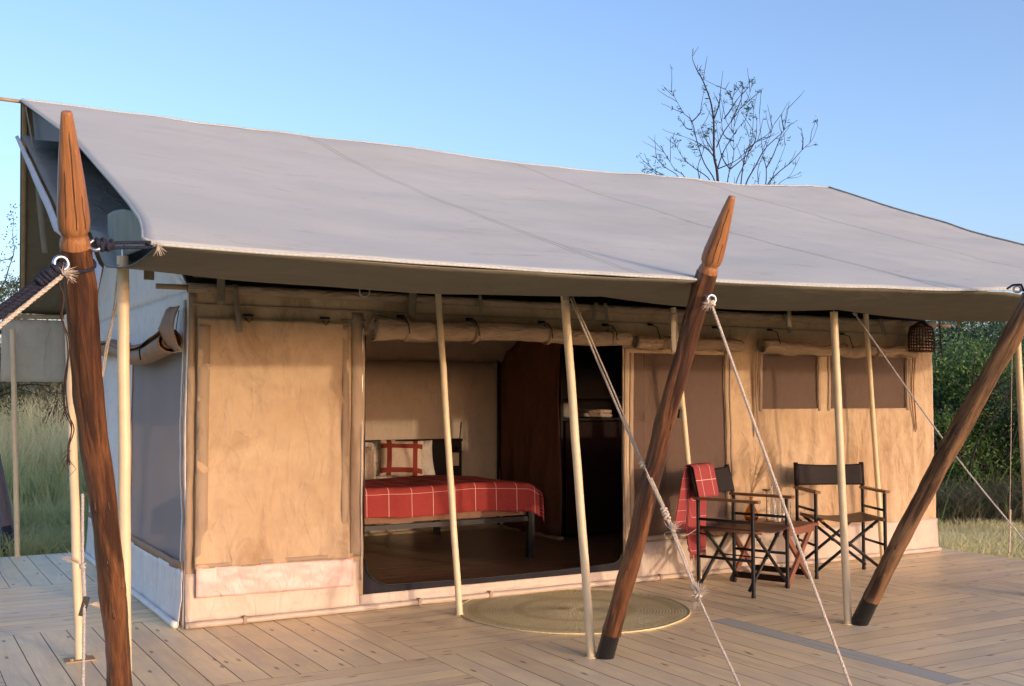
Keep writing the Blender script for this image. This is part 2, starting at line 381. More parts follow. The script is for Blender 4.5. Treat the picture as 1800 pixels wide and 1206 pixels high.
def rug_mat():
    m = N('braided_sisal'); v = m.coords(); a = m.noise(v, 90, 3, .7); b = m.noise(v, 3.5, 4, .6)
    col = m.mix((.58, .49, .25), (.84, .75, .44), m.ramp(a, [(.3, 0.0), (.7, 1.0)])); col = m.mix(col, (.55, .43, .25), m.ramp(b, [(.45, 0.0), (.7, .5)]))
    d = m.node('ShaderNodeVectorMath', operation='DISTANCE'); m.link(m.coords(), d.inputs[0]); d.inputs[1].default_value = (2.39, -.70, .008)
    mu = m.node('ShaderNodeMath', operation='MULTIPLY'); m.link(d.outputs['Value'], mu.inputs[0]); mu.inputs[1].default_value = 38/.765*2*math.pi
    sn = m.node('ShaderNodeMath', operation='COSINE'); m.link(mu.outputs[0], sn.inputs[0])
    col = m.mix(col, (.40, .30, .15), m.ramp(sn.outputs[0], [(.35, 0.0), (1.0, .40)]))
    m2 = m.node('ShaderNodeMath', operation='SINE'); m3 = m.node('ShaderNodeMath', operation='MULTIPLY'); m.link(d.outputs['Value'], m3.inputs[0]); m3.inputs[1].default_value = 21; m.link(m3.outputs[0], m2.inputs[0])
    col = m.mix(col, (.52, .38, .19), m.ramp(m2.outputs[0], [(.55, 0.0), (.9, .5)]))
    return m.done(col, .85, m.bump(a, .8, .008), .05)
M['rug'] = rug_mat()
def glass(name, c, rough=.02, ior=1.45):
    m = N(name); m.p.inputs['Transmission Weight'].default_value = 1.0; m.p.inputs['IOR'].default_value = ior
    return m.done(c, rough, None, .5)
M['glass'] = glass('clear_glass', (.95, .97, .97)); M['amber'] = glass('amber_glass', (.80, .47, .10))
M['straw'] = plain('dried_stem', (.45, .33, .19), .9, .1, .2, 30, .1)
def leafm(name, c1, c2, c3, sc=1.2):
    m = N(name); v = m.coords(); a = m.noise(v, sc, 4, .6); b = m.noise(v, 40, 1)
    col = m.mix(c1, c2, m.ramp(a, [(.35, 0.0), (.65, 1.0)])); col = m.mix(col, c3, m.ramp(b, [(.45, 0.0), (.75, .7)]))
    m.done(col, .6, None, .25)
    tr = m.node('ShaderNodeBsdfTranslucent'); m.link(col, tr.inputs[0]); mx = m.node('ShaderNodeMixShader'); mx.inputs[0].default_value = .25
    m.link(m.p.outputs[0], mx.inputs[1]); m.link(tr.outputs[0], mx.inputs[2]); m.link(mx.outputs[0], m.out.inputs[0]); return m.m
M['leaf_green'] = leafm('shrub_leaf', (.08, .18, .055), (.19, .30, .09), (.05, .12, .045), 1.8)
M['leaf_dark'] = leafm('dark_shrub_leaf', (.05, .11, .065), (.10, .18, .10), (.035, .07, .05), 1.8)
M['leaf_grey'] = leafm('grey_scrub_leaf', (.12, .13, .09), (.17, .18, .12), (.09, .09, .07))
M['leaf_acacia'] = leafm('acacia_leaf', (.06, .10, .035), (.09, .13, .05), (.04, .07, .03))
M['grass_dry'] = leafm('dry_grass_blade', (.60, .60, .32), (.72, .69, .42), (.42, .48, .25), 1.0)
M['grass_green'] = leafm('green_grass_blade', (.36, .44, .18), (.50, .54, .26), (.58, .56, .34), 1.5)
M['bark'] = plain('brown_bark', (.10, .06, .045), .9, .1, .35, 25, .6)
M['twig'] = plain('dark_twig_bark', (.05, .042, .045), .9, .1, .3, 25, .3)
M['deadwood'] = plain('grey_dead_wood', (.16, .14, .12), .9, .1, .4, 18, .8)
def ground_mat():
    m = N('grassy_soil'); v = m.coords(); a = m.noise(v, .5, 6, .65); b = m.noise(v, 9, 5, .7)
    col = m.mix((.26, .28, .13), (.40, .38, .20), m.ramp(a, [(.35, 0.0), (.65, 1.0)])); col = m.mix(col, (.15, .18, .09), m.ramp(b, [(.45, 0.0), (.7, .7)]))
    return m.done(col, .95, m.bump(b, .8, .06), .1)
M['ground'] = ground_mat()
M['wicker'] = plain('dark_woven_cane', (.075, .035, .02), .7, .3, .3, 60, .5)
M['cream'] = plain('cream_lamp_card', (.55, .45, .33), .7, .3, .1, 10, .1)

# ------------------------------------------------------------------ ground
GZ = -.22
g = B(); g.grid(lambda u, v: ((u-.5)*2*60+5, (v-.42)*2*60, GZ+.05*nz(u*60, v*60)), 60, 60)
go = obj('ground', g, M['ground']); go['kind'] = 'structure'
g = B()
for (x0, x1, y0, y1) in ((-2500, -55, -2500, 2500), (65, 2500, -2500, 2500), (-55, 65, 69.6, 2500), (-55, 65, -2500, -50.4)):
    g.box(x0, x1, y0, y1, GZ-.4, GZ)
fg = obj('far_ground', g, M['ground'], sm=False); fg['kind'] = 'structure'

# ------------------------------------------------------------------ deck of checkerboard plank panels
deck = bpy.data.objects.new('deck', None); COL.objects.link(deck); deck['kind'] = 'structure'; deck['_world'] = 1
XB = [-3.12, -1.07, .99, 3.10, 5.15, 7.03]; YB = [-4.98, -3.2, -1.42, .32, 2.10, 3.87]
cache = {}
def plank_mesh(L, W, mat, key):
    k = (round(L, 3), round(W, 4), key)
    if k in cache: return cache[k]
    b = B(); bv = .0012; hx, hy = L/2-.0012, W/2-.0014
    # bevelled board: length along local x
    prof = [(-hy, -.03), (-hy, -bv), (-hy+bv, 0), (hy-bv, 0), (hy, -bv), (hy, -.03)]
    vs = [(x, y, z) for x in (-hx, hx) for y, z in prof]; n = len(prof)
    fs = [(i, i+n, (i+1) % n+n, (i+1) % n) for i in range(n)]+[tuple(range(n-1, -1, -1)), tuple(range(n, 2*n))]
    b.add(vs, fs); me = make_mesh('plank', b, [mat, M['gap_shade']], False)
    for p_ in me.polygons:
        if abs(p_.normal.z) < .9: p_.material_index = 1     # joint faces coloured dark to stand for the shade in the gaps
    cache[k] = me; return me
cand = []
for i in range(5):
    for j in range(5):
        x0, x1, y0, y1 = XB[i], XB[i+1], YB[j], YB[j+1]
        along_x = (i+j) % 2 == 0
        if along_x:
            n = round((y1-y0)/.148); wd = (y1-y0)/n
            for k in range(n):
                yc = y0+wd*(k+.5)
                sp = random.choice([0, 0, .35, .6]) if True else 0
                segs = [(x0, x1)] if not sp else [(x0, x0+(x1-x0)*sp), (x0+(x1-x0)*sp, x1)]
                for a, c in segs: cand.append(((a+c)/2, yc, c-a, wd, 0))
        else:
            n = round((x1-x0)/.148); wd = (x1-x0)/n
            for k in range(n):
                xc = x0+wd*(k+.5); sp = random.choice([0, 0, .35, .6])
                segs = [(y0, y1)] if not sp else [(y0, y0+(y1-y0)*sp), (y0+(y1-y0)*sp, y1)]
                for a, c in segs: cand.append((xc, (a+c)/2, c-a, wd, 1))
def px_of(p):
    d = Vector(p)-CP; c = [sum(CR[r][k]*d[r] for r in range(3)) for k in range(3)]
    return (900+CF*c[0]/c[2], 603-CF*c[1]/c[2], c[2]) if c[2] > .2 else (9999, 9999, c[2])
rest = B(); vis = []
for (xc, yc, L, W, yd) in cand:
    if xc-(W/2 if yd else L/2) > .02 and xc < 6.80 and yc-(L/2 if yd else W/2) > .05: continue    # under the tent floor
    ends = [(xc+(s*L/2 if not yd else 0), yc+(s*L/2 if yd else 0), 0) for s in (-1, -.5, 0, .5, 1)]
    inn = [q for q in (px_of(e) for e in ends) if -30 < q[0] < 1830 and 600 < q[1] < 1230]
    if inn: vis.append((min(q[2] for q in inn), xc, yc, L, W, yd))
    else: rest.box(xc-(L if not yd else W)/2+.002, xc+(L if not yd else W)/2-.002, yc-(L if yd else W)/2+.002, yc+(L if yd else W)/2-.002, -.03, 0)
vis.sort()
for (dd, xc, yc, L, W, yd) in vis[:300]:
    gr = abs(xc-3.03) < .08 and yd and yc < -1.4
    o = obj('plank', plank_mesh(L, W, M['plank_grey'] if gr else M['plank'], gr), None, deck)
    o.location = (xc, yc, random.uniform(-.0003, .0003)); o.rotation_euler = (0, 0, math.pi/2 if yd else 0)
for (dd, xc, yc, L, W, yd) in vis[300:]:
    rest.box(xc-(L if not yd else W)/2+.002, xc+(L if not yd else W)/2-.002, yc-(L if yd else W)/2+.002, yc+(L if yd else W)/2-.002, -.03, 0)
obj('outer_plank', rest, M['plank'], deck, sm=False, kind='stuff')
fr = B(); fr.box(-3.10, 7.01, -4.96, 3.85, -.20, -.034)
obj('deck_frame', fr, M['plank_grey'], deck, sm=False)

# ------------------------------------------------------------------ tent
TL, TD, TH = 6.85, 3.60, 2.08
tent = thing('safari_tent', 'tan canvas safari tent with open doorway, mesh windows and rolled flaps', 'tent')
HO = [(1.17, 3.30, .10, 1.84), (3.41, 4.32, .33, 1.76), (4.74, 5.37, 1.32, 1.78), (5.52, 6.48, 1.32, 1.78)]
def in_hole(x, z):
    return any(a < x < b and c < z < d for a, b, c, d in HO)
def walldy(x, z):
    """soft folds of the front canvas, pinned at the hem and the header"""
    e = math.sin(math.pi*min(1, max(0, z/TH)))
    d = .028*nz(x*1.6, 0, z*.9)+.013*nz(x*4+z*2.5, 2, z*3)+.006*nz(x*11, 4, z*6)
    if x > 4.3:
        f = max(0, min(1, (1.45-z)/.5)); d += .016*f*math.sin(x*23+2.5*nz(x, 0, z*1.5))+.018*f*math.sin(x*41+3*nz(x*2, 5, z))*.5
    return d*e
b = B(); nx, nzz = 274, 83    # 25 mm cells
xs = sorted(set([round(TL*i/nx, 4) for i in range(nx+1)]+[h[0] for h in HO]+[h[1] for h in HO]))
zs = sorted(set([round(TH*i/nzz, 4) for i in range(nzz+1)]+[h[2] for h in HO]+[h[3] for h in HO]))
vs = [(x, walldy(x, z), z) for z in zs for x in xs]; W_ = len(xs); fs = []
for j in range(len(zs)-1):
    for i in range(len(xs)-1):
        xm, zm = (xs[i]+xs[i+1])/2, (zs[j]+zs[j+1])/2
        if in_hole(xm, zm) or zm < .0: continue
        a = j*W_+i; fs.append((a, a+1, a+W_+1, a+W_))
b.add(vs, fs); obj('front_wall', b, M['wall'], tent, solid=.004)
# coated skirt along the foot of the front wall
def skirt(x0, x1, z1, y=-.012, n=40, zb=.02):
    s = B(); s.grid(lambda u, v: (x0+(x1-x0)*u, y-.006+walldy(x0+(x1-x0)*u, zb+(z1-zb)*v)-.02*(1-v)**2+.006*nz((x0+(x1-x0)*u)*6, 1, v*3), zb+(z1-zb)*v), n, 8); return s
for (a, c, z1) in ((.0, 1.13, .33), (3.31, 6.85, .30)):
    obj('skirt', skirt(a, c, z1, n=int((c-a)*30)), M['skirt'], tent, solid=.003)
obj('door_sill', skirt(1.13, 3.31, .105, n=70), M['skirt'], tent, solid=.004)
# mesh panels
for (a, c, z0, z1), nm in zip(HO[1:], ('mesh_panel',)*3):
    s = B(); s.grid(lambda u, v: (a-.02+(c-a+.04)*u, .012+walldy(a+(c-a)*u, z0+(z1-z0)*v), z0-.02+(z1-z0+.04)*v), 24, 24)
    obj('window_mesh', s, M['mesh'], tent)
# webbing frames
def strip(x0, x1, z0, z1, y=-.008, t=.006, mat='seam', name='webbing', parent=None):
    s = B(); nu = max(1, int(abs(x1-x0)/.04)); nv = max(1, int(abs(z1-z0)/.04))
    s.grid(lambda u, v: (x0+(x1-x0)*u+.003*nz(u*9, v*9, x0), y+walldy(x0+(x1-x0)*u, z0+(z1-z0)*v), z0+(z1-z0)*v+.003*nz(u*7, v*7, z0)), nu, nv)
    return obj(name, s, M[mat], parent or tent, solid=t)
for a, c, z0, z1 in ((1.075, 1.155, .36, 1.98), (3.315, 3.345, .12, 1.80), (3.37, 3.405, .12, 1.76), (4.325, 4.355, .32, 1.78), (4.375, 4.39, .32, 1.78),
                     (4.70, 4.735, 1.30, 1.78), (5.375, 5.40, 1.30, 1.78), (5.49, 5.515, 1.30, 1.78), (6.485, 6.51, 1.30, 1.78),
                     (3.31, 4.40, .30, .345), (.02, 6.83, 1.985, 2.0), (1.0, 1.17, 1.92, 1.935)):
    strip(a, c, z0, z1)
strip(0.0, .045, .02, 2.06, y=-.006)
# the lowered door panel on the left with its pink patch
fl = B()
def flapf(u, v):
    x = .05+1.0*u; z = .36+1.55*v
    sag = .02*math.sin(math.pi*u)*(1-v)
    dy = -.035-.022*nz(x*2.2, 3, z*1.4)-.010*nz(x*7+z*5, 8, z*2-x*2)-.012*nz(x*4-z*3, 1, z*.8+x)-.02*math.exp(-((x-z*-.5-1.25)**2)/.01)*.6
    return (x-.012*v*nz(z*3, 1), dy, z-.01*abs(math.sin(u*9))*max(0, v-.93)*8-sag*.2)
fl.grid(flapf, 60, 80)
obj('door_panel', fl, M['wall'], tent, solid=.004)
for x0, x1, z0, z1 in ((.052, .125, .40, 1.86), (1.0, 1.045, .40, 1.89)):
    q = B(); q.grid(lambda u, v: (x0+(x1-x0)*u, -.040-.008*nz(u, v*14, 3)-.012*nz(x0*2.2, 3, (z0+(z1-z0)*v)*1.4), z0+(z1-z0)*v), 2, 60); obj('webbing', q, M['seam'], tent, solid=.003)
q = B(); q.grid(lambda u, v: (.05+1.03*u, -.046, .362+.028*v), 30, 1); obj('webbing', q, M['seam'], tent, solid=.003)
pk = B()
pk.grid(lambda u, v: (.058+1.02*u, -.050-.012*nz(u*6, v*2, 4)-.006*nz(u*16+v*4, v*5, 4), (.185-.012*u)+.182*v), 50, 12)
obj('coated_patch', pk, M['pink'], tent, solid=.003)
# groundline tube and corner shoe
for nm, p, mt in (('ground_tube', [(.0+TL*i/60, -.045+.004*nz(i*.4), .022+.003*nz(i*.7, 5)) for i in range(61)], 'skirt'),
                  ('ground_tube', [(-.045, .02+3.6*i/40, .022+.002*nz(i*.7, 9)) for i in range(41)], 'whiteskirt')):
    t_ = B(); t_.tube(p, .021, 8, rough=.15); obj(nm, t_, M[mt], tent)
for (x, y) in ((.35, -.07), (1.55, -.068), (2.1, -.068), (3.6, -.068), (5.1, -.068), (6.3, -.068)):
    t_ = B(); t_.box(x, x+.02, y-.002, y+.05, .005, .05); obj('tube_clip', t_, M['seam'], tent, sm=False)
# doorway: black net border with rounded lower corners
nb = B()
def netprof(i, n=60):
    pass
x0, x1, z0 = 1.17, 3.30, .105
outer = []; inner = []
for k in range(61):
    u = k/60; x = x0+(x1-x0)*u; inner_z = .155-.02*math.sin(math.pi*u)
    dl = min(x-x0, 99)
    if x-x0 < .20: inner_z += .20-math.sqrt(max(0, .20**2-(.20-(x-x0))**2))
    if x1-x < .10: inner_z += .10-math.sqrt(max(0, .10**2-(.10-(x1-x))**2))
    outer.append((x, .006, z0-.01)); inner.append((x, .006, inner_z))
vs = outer+inner; fs = [(k, k+1, 61+k+1, 61+k) for k in range(60)]
nb.add(vs, fs); obj('net_border', nb, plain('black_net', (.02, .02, .025), .8, .2), tent, sm=False, solid=.002)
nb = B(); nb.tube([Vector(p)+Vector((0, -.005, .002)) for p in inner], .006, 6)
nb.tube([(1.174, .0, z) for z in (.30, .8, 1.3, 1.83)], .006, 6); nb.tube([(3.296, 0, z) for z in (.22, .8, 1.3, 1.83)], .006, 6)
obj('zip', nb, M['iron'], tent)
zz = B(); zz.tube([(1.150+.002*nz(k), -.016, .2+1.75*k/40) for k in range(41)], .0035, 5); zz.box(1.146, 1.156, -.03, -.02, 1.84, 1.90)
obj('zip', zz, M['steel'], tent)

# header beam in its canvas sleeve, timber ends
hb = B(); hb.tube([(-.01+i*6.9/50, -.005+.004*nz(i), TH+.012+.004*nz(i*.6, 4)) for i in range(51)], .030, 12, rough=.12); obj('header_sleeve', hb, M['tanroll'], tent)
for xa, xb in ((-.20, 0), (6.88, 7.1)):
    hb = B(); hb.tube([(xa, -.005, TH+.012), (xb, -.005, TH+.014)], .017, 8); obj('header_beam', hb, M['polewood'], tent)
hb = B(); hb.tube([(.05, .10, TH+.10), (.30, .10, TH+.10)], .012, 8); obj('toggle_bar', hb, M['polewood'], tent)

# rolled up flaps, real spirals of canvas
def roll(name, path, r, mat, parent, turns=3.2, squash=1.0, k=0, n=30, tuck=0, rfn=None):
    P = [Vector(p) for p in path]; NN = len(P); b = B(); m_ = int(turns*n)
    vs = []; fl = []
    for i, p in enumerate(P):
        t = (P[min(i+1, NN-1)]-P[max(i-1, 0)]).normalized(); up = Vector((0, 0, 1)); sx = t.cross(up).normalized(); uz = sx.cross(t)
        rr0 = r*(rfn(i/(NN-1)) if rfn else 1)
        for j in range(m_+1):
            a = 2*math.pi*j/n; rr = rr0*(.22+.78*j/m_)*(1+.10*nz(i*.35, math.cos(a), math.sin(a), 1, k)+.05*nz(i*1.1, math.cos(a)*2, math.sin(a)*2, 1, k+5))
            vs.append(p+sx*math.cos(a)*rr+uz*math.sin(a)*rr*squash); fl.append((i*.03, a*.05, 0))
    fs = [(i*(m_+1)+j, (i+1)*(m_+1)+j, (i+1)*(m_+1)+j+1, i*(m_+1)+j+1) for i in range(NN-1) for j in range(m_)]
    b.add(vs, fs); return obj(name, b, M[mat], parent, solid=.003)
def band(x, y, z, r, w=.03, parent=None, mat='seam', sq=1.0):
    b = B(); P = [(x, y+math.cos(a)*r, z+math.sin(a)*r*sq) for a in [2*math.pi*i/20 for i in range(20)]]
    vs = []; 
    for p in P: vs += [(p[0]-w/2, p[1], p[2]), (p[0]+w/2, p[1], p[2])]
    b.add(vs, [(2*i, 2*i+1, (2*i+3) % 40, (2*i+2) % 40) for i in range(20)]); return obj('tie_strap', b, M[mat], parent, solid=.003)
dr = roll('rolled_door', [(1.19+2.10*i/70, -.10, 1.875-.012*math.sin(i/70*math.pi*3)-.010*i/70) for i in range(71)], .082, 'tanroll', tent, k=1, rfn=lambda u: .95-.25*u+.14*max(0, 1-u*9))
for x in (1.42, 1.95, 2.55, 3.12):
    band(x, -.10, 1.873, .085-.018*(x-1.2)/2, .028, dr); 
    c = B(); c.tube([(x-.02, -.045, 1.96), (x-.025, -.16, 1.95), (x-.01, -.190, 1.9), (x, -.186, 1.84)], .004, 5); c.box(x-.03, x+.02, -.05, -.03, 1.955, 1.975)
    obj('toggle_loop', c, M['iron'], dr)
r1 = roll('rolled_flap', [(3.37+1.07*i/36, -.075, 1.84-.006*math.sin(i*.4)) for i in range(37)], .052, 'tanroll', tent, k=2)
for x in (3.62, 4.22): band(x, -.075, 1.84, .056, .02, r1); 
r2 = roll('rolled_flap', [(4.66+1.86*i/60, -.08, 1.838-.02*math.sin(i/60*math.pi)+.01*math.sin(i*.5)) for i in range(61)], .056, 'tanroll', tent, k=3, rfn=lambda u: 1-.15*u+.1*math.sin(u*14))
for x in (4.87, 5.62, 6.0): band(x, -.08, 1.828, .058, .022, r2)
for (x, zt, zb) in ((3.55, 1.98, 1.86), (4.20, 1.98, 1.86), (4.80, 1.98, 1.86), (5.65, 1.97, 1.84)):
    c = B(); c.tube([(x, -.03, zt), (x+.01, -.10, zt-.02), (x+.01, -.142, zb)], .004, 5); c.box(x-.02, x+.03, -.03, -.018, zt-.005, zt+.012); obj('toggle_loop', c, M['iron'], tent)
for x in (.36, .87):     # small toggles over the lowered door panel
    c = B(); c.tube([(x-.02, -.05, 1.915), (x+.005, -.06, 1.885), (x+.03, -.05, 1.915)], .004, 5); c.box(x-.03, x+.035, -.05, -.03, 1.925, 1.94); obj('toggle_loop', c, M['iron'], tent)
# tie tapes hanging by the windows
for pts, mt in (([(4.63, -.05, 1.80), (4.635, -.03, 1.5), (4.65, -.03, 1.25), (4.64, -.03, 1.10)], 'seam'), ([(4.655, -.05, 1.80), (4.65, -.03, 1.4), (4.665, -.03, 1.2), (4.645, -.03, 1.09)], 'seam'),
                ([(6.53, -.05, 1.78), (6.53, -.03, 1.5), (6.54, -.03, 1.3), (6.57, -.03, 1.10)], 'brown'), ([(6.56, -.05, 1.78), (6.555, -.03, 1.5), (6.57, -.03, 1.3), (6.585, -.03, 1.12)], 'brown')):
    c = B(); c.tube(smooth(pts, 5), .008, 6); obj('tie_tape', c, M[mt], tent)
# hanging tabs along the header
for (x, zt, zb, wd, dx) in ((.18, 2.21, 1.99, .05, .0), (.27, 2.12, 1.82, .035, .03), (1.50, 2.14, 1.98, .06, -.02), (2.02, 2.14, 2.00, .03, 0), (3.02, 2.13, 1.98, .035, -.05), (3.10, 2.13, 2.0, .03, 0), (4.95, 2.12, 1.96, .04, .02), (6.1, 2.12, 1.97, .05, .02)):
    q = B(); q.grid(lambda u, v: (x+wd*(u-.5)+dx*v, -.06-.025*v+.006*nz(u, v*3, x), zt+(zb-zt)*v), 2, 8); obj('hanging_tape', q, M['tape'], tent, solid=.003)

# side wall (x = 0), mesh window, white gable
def sidedx(y, z): return -.018*nz(1, y*1.7, z*1.2)*math.sin(math.pi*min(1, max(0, z/2)))-.004*nz(3, y*7, z*5)
def gable_z(y): return 2.08+(3.30-2.08)*(1-abs(y-1.83)/1.83) if y < 3.66 else 2.0
b = B(); yl = sorted(set([3.60*i/90 for i in range(91)]+[.10, 1.74])); zl = [i/50 for i in range(51)]
def sidehole(y, z): return .10 < y < 1.74 and .37 < z < 1.70
rows = [TH*i/60 for i in range(61)]; rows = sorted(set(rows+[.37, 1.70]))
vs = [(sidedx(y, z), y, z) for z in rows for y in yl]; n_ = len(yl)
fs = [(j*n_+i, j*n_+i+1, (j+1)*n_+i+1, (j+1)*n_+i) for j in range(len(rows)-1) for i in range(n_-1) if not sidehole((yl[i]+yl[i+1])/2, (rows[j]+rows[j+1])/2)]
b.add(vs, fs)
b.grid(lambda u, v: (sidedx(3.6*u, 2)*(1-v)-.03*v*math.sin(math.pi*u)-.015*nz(2, u*9, v*4)*math.sin(math.pi*v), 3.6*u, TH+v*(gable_z(3.6*u)-TH)), 60, 16)
obj('side_wall', b, M['white'], tent, solid=.004)
b = B(); b.grid(lambda u, v: (.010+sidedx(.08+1.68*u, .35+1.37*v), .08+1.68*u, .35+1.37*v), 20, 20); obj('window_mesh', b, M['meshside'], tent)
b = B(); b.grid(lambda u, v: (-.012+.008*nz(u*12, v*3)-.02*(1-v)**2, .01+3.55*u, .02+.33*v), 70, 8); obj('skirt', b, M['whiteskirt'], tent, solid=.003)
b = B(); b.grid(lambda u, v: (-.012+.004*nz(u*20, v), .02+3.5*u, .34+.055*v+.006*nz(u*15, 1)), 80, 1); obj('webbing', b, M['brown'], tent, solid=.004)
for y in (.035, .075):
    b = B(); b.grid(lambda u, v: (-.010+sidedx(y, 2*v)-.004*nz(v*30, y*9), y+.02*u, .04+1.98*v), 1, 50); obj('webbing', b, M['seam' if y < .05 else 'white'], tent, solid=.004)
rs = roll('rolled_side_flap', [(-.085, .14+2.75*i/50, 1.765-.10*math.sin(min(1, i/34)*math.pi)*(.8) + .05*i/50) for i in range(51)], .085, 'brown', tent, turns=2.4, k=6, rfn=lambda u: 1.05-.35*u)
b = B(); b.tube(smooth([(-.10, .62, 1.80), (-.17, .60, 1.74), (-.16, .62, 1.66)], 4), .005, 5); b.tube(smooth([(-.10, 1.3, 1.80), (-.16, 1.3, 1.74), (-.16, 1.32, 1.68)], 4), .005, 5); obj('toggle_loop', b, M['iron'], rs)
b = B(); b.grid(lambda u, v: (-.05-.10*math.sin(math.pi*v)*(.4+.6*u), .02+.16*u-.04*v, 1.98-.28*v+.06*u*nz(v*4, 1)), 6, 12); obj('gathered_corner', b, M['brown'], tent, solid=.004)
for k in range(5):
    y = .12+.10*k; b = B(); b.tube(smooth([(-.03, y+.01, 1.96-.02*k), (-.045, y-.01, 1.88-.02*k), (-.05, y, 1.82-.02*k)], 3), .003, 4); obj('lacing', b, M['iron'], tent)

# other outside walls, inner roof, inner ceiling
b = B(); b.grid(lambda u, v: (TL+.01*nz(u*8, v*5), 3.6*u, v*gable_z(3.6*u)), 40, 30); obj('side_wall', b, M['white'], tent, solid=.004)
b = B(); b.grid(lambda u, v: (.0+TL*u, 3.60+.012*nz(u*9, v*3, 1), 1.80*v), 90, 20); obj('rear_wall', b, M['wall_dark'], tent, solid=.004)
prof = [(0.0, 2.10), (1.80, 3.28), (3.0, 2.2), (3.60, 1.80)]
def ceilz(y):
    for (a, za), (c, zc) in zip(prof, prof[1:]):
        if a <= y <= c: return za+(zc-za)*(y-a)/(c-a)
    return 1.8
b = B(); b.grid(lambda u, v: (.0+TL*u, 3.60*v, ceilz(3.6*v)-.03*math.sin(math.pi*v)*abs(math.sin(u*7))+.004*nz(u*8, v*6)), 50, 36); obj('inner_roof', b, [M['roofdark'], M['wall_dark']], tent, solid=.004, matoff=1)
b = B(); vs = []
for k in range(25):
    y = 2.36+1.22*k/24
    for j in range(25):
        z = .02+(ceilz(y)-.06)*j/24; vs.append((4.23+.035*nz(y*6, z*1.0)+.07*nz(y*3.5+z*.6, 3)*(1-.8*j/24), y, z))
b.add(vs, [(k*25+j, (k+1)*25+j, (k+1)*25+j+1, k*25+j+1) for k in range(24) for j in range(24)]); obj('partition', b, M['partition'], tent, solid=.006)
b = B(); b.box(4.20, 4.26, 2.34, 3.58, .0, .035); b.box(2.0, 4.2, 3.54, 3.585, .0, .035); obj('floor_batten', b, M['polewood'], tent, sm=False)
b = B(); b.tube([(4.20, 3.56, 0), (4.20, 3.56, 1.82)], .012, 6); obj('corner_trim', b, M['iron'], tent)
# inside floor boards (run along x)
nb_ = 0
for k in range(24):
    y0 = .02+k*.15; cuts = [.03, .03+random.uniform(1.2, 2.6), 3.4+random.uniform(0, 1.2), 6.82]
    for a, c in zip(cuts, cuts[1:]):
        L = round((c-a)/.25)*.25; 
        me = plank_mesh(c-a, .148, M['plank_in'], 'in'); o = obj('floor_board', me, None, tent); o.location = ((a+c)/2, y0+.075, .012)

# ------------------------------------------------------------------ roof sheets (fly) – one thing carried by ridge and posts
fly = thing('roof_fly', 'large pale grey shade-net roof sheet with olive canvas lining stretched over the tent', 'roof sheet')
RY = 1.83
def ridge_z(x): return 3.61+(.15*max(0, (x-4.2)/3.2)**1.3)-.02*math.sin((x+.8)*1.1)**2+.010*nz(x*3)
def eave(x):   # front edge: y,z by x
    k = [(-.80, -2.92, 1.945), (1.75, -2.76, 1.972), (3.85, -2.95, 2.02), (5.7, -2.85, 2.03), (7.5, -2.95, 2.03)]
    for (a, ya, za), (c, yc, zc) in zip(k, k[1:]):
        if x <= c:
            t = max(0, (x-a)/(c-a)); s_ = math.sin(math.pi*t); return ya+(yc-ya)*t+.04*s_, za+(zc-za)*t-.008*s_
    return k[-1][1:]
def xl(v):     # left edge, v 0 ridge .. 1 eave (catenary pulled inwards)
    return -.815+.10*math.sin(math.pi*min(1, v*1.0))**.8 if v < .985 else -.815
def xr(v): return 7.46-.10*math.sin(math.pi*v)
EDG = [(0, 37, 177), (.21, 75, 205), (.43, 130, 245), (.61, 165, 285), (.75, 200, 325), (.84, 226, 356), (.92, 245, 384), (.96, 251, 402), (.985, 251, 420), (1.0, 270, 429)]
EDG3 = []
for v_, x_, y_ in EDG:
    yy_ = RY+(-2.92-RY)*v_; q_ = at(x_, y_, 1, yy_); EDG3.append((v_, q_.x, q_.z))
def ledge(v): return np.interp(v, [e[0] for e in EDG3], [e[1] for e in EDG3]), np.interp(v, [e[0] for e in EDG3], [e[2] for e in EDG3])
def topf(u, v):
    lx, lzz = ledge(v); x = lx+(xr(v)-lx)*u**1.0; ey, ez = eave(x); rz = ridge_z(x)
    y = RY+(ey-RY)*v; z = rz+(ez-rz)*v-.05*math.sin(math.pi*v)*(1-.4*math.cos(u*9))
    z += .016*nz(x*.9, y*1.6)+.004*nz(x*2.5, y*5)
    if u < .15: k = (1-u/.15)**2*(3-2*(1-u/.15)); z += (lzz-z)*k
    return (x, y, z)
b = B(); b.grid(topf, 200, 80)
obj('front_slope', b, [M['roofunder'], M['roof']], fly, solid=.006, off=-1, matoff=1)
# hems
def tline(u0, u1, v0, v1, n, dz=0, dy=0): return [Vector(topf(u0+(u1-u0)*i/n, v0+(v1-v0)*i/n))+Vector((0, dy, dz)) for i in range(n+1)]
h = B(); h.tube(tline(0, 1, 1, 1, 160), .006, 6); obj('eave_hem', h, M['roof'], fly)
h = B(); h.tube(tline(0, 0, 0, 1, 60), .007, 6); obj('side_hem', h, M['roof'], fly)
h = B(); h.tube(tline(1, 1, 0, 1, 60, .006), .016, 6); obj('side_hem', h, M['rear'], fly)
h = B(); h.tube(tline(0, 1, 0, 0, 160, .005), .012, 6, rough=.3); obj('ridge_hem', h, M['roof'], fly)
for uu in (.26, .265, .5, .503, .76, .763):   # stitched seams
    P = [Vector(topf(uu+.012*v, v))+Vector((0, 0, .0035)) for v in [i/60 for i in range(61)]]
    h = B(); h.tube(P, .0042, 4); obj('seam', h, M['tape'], fly)
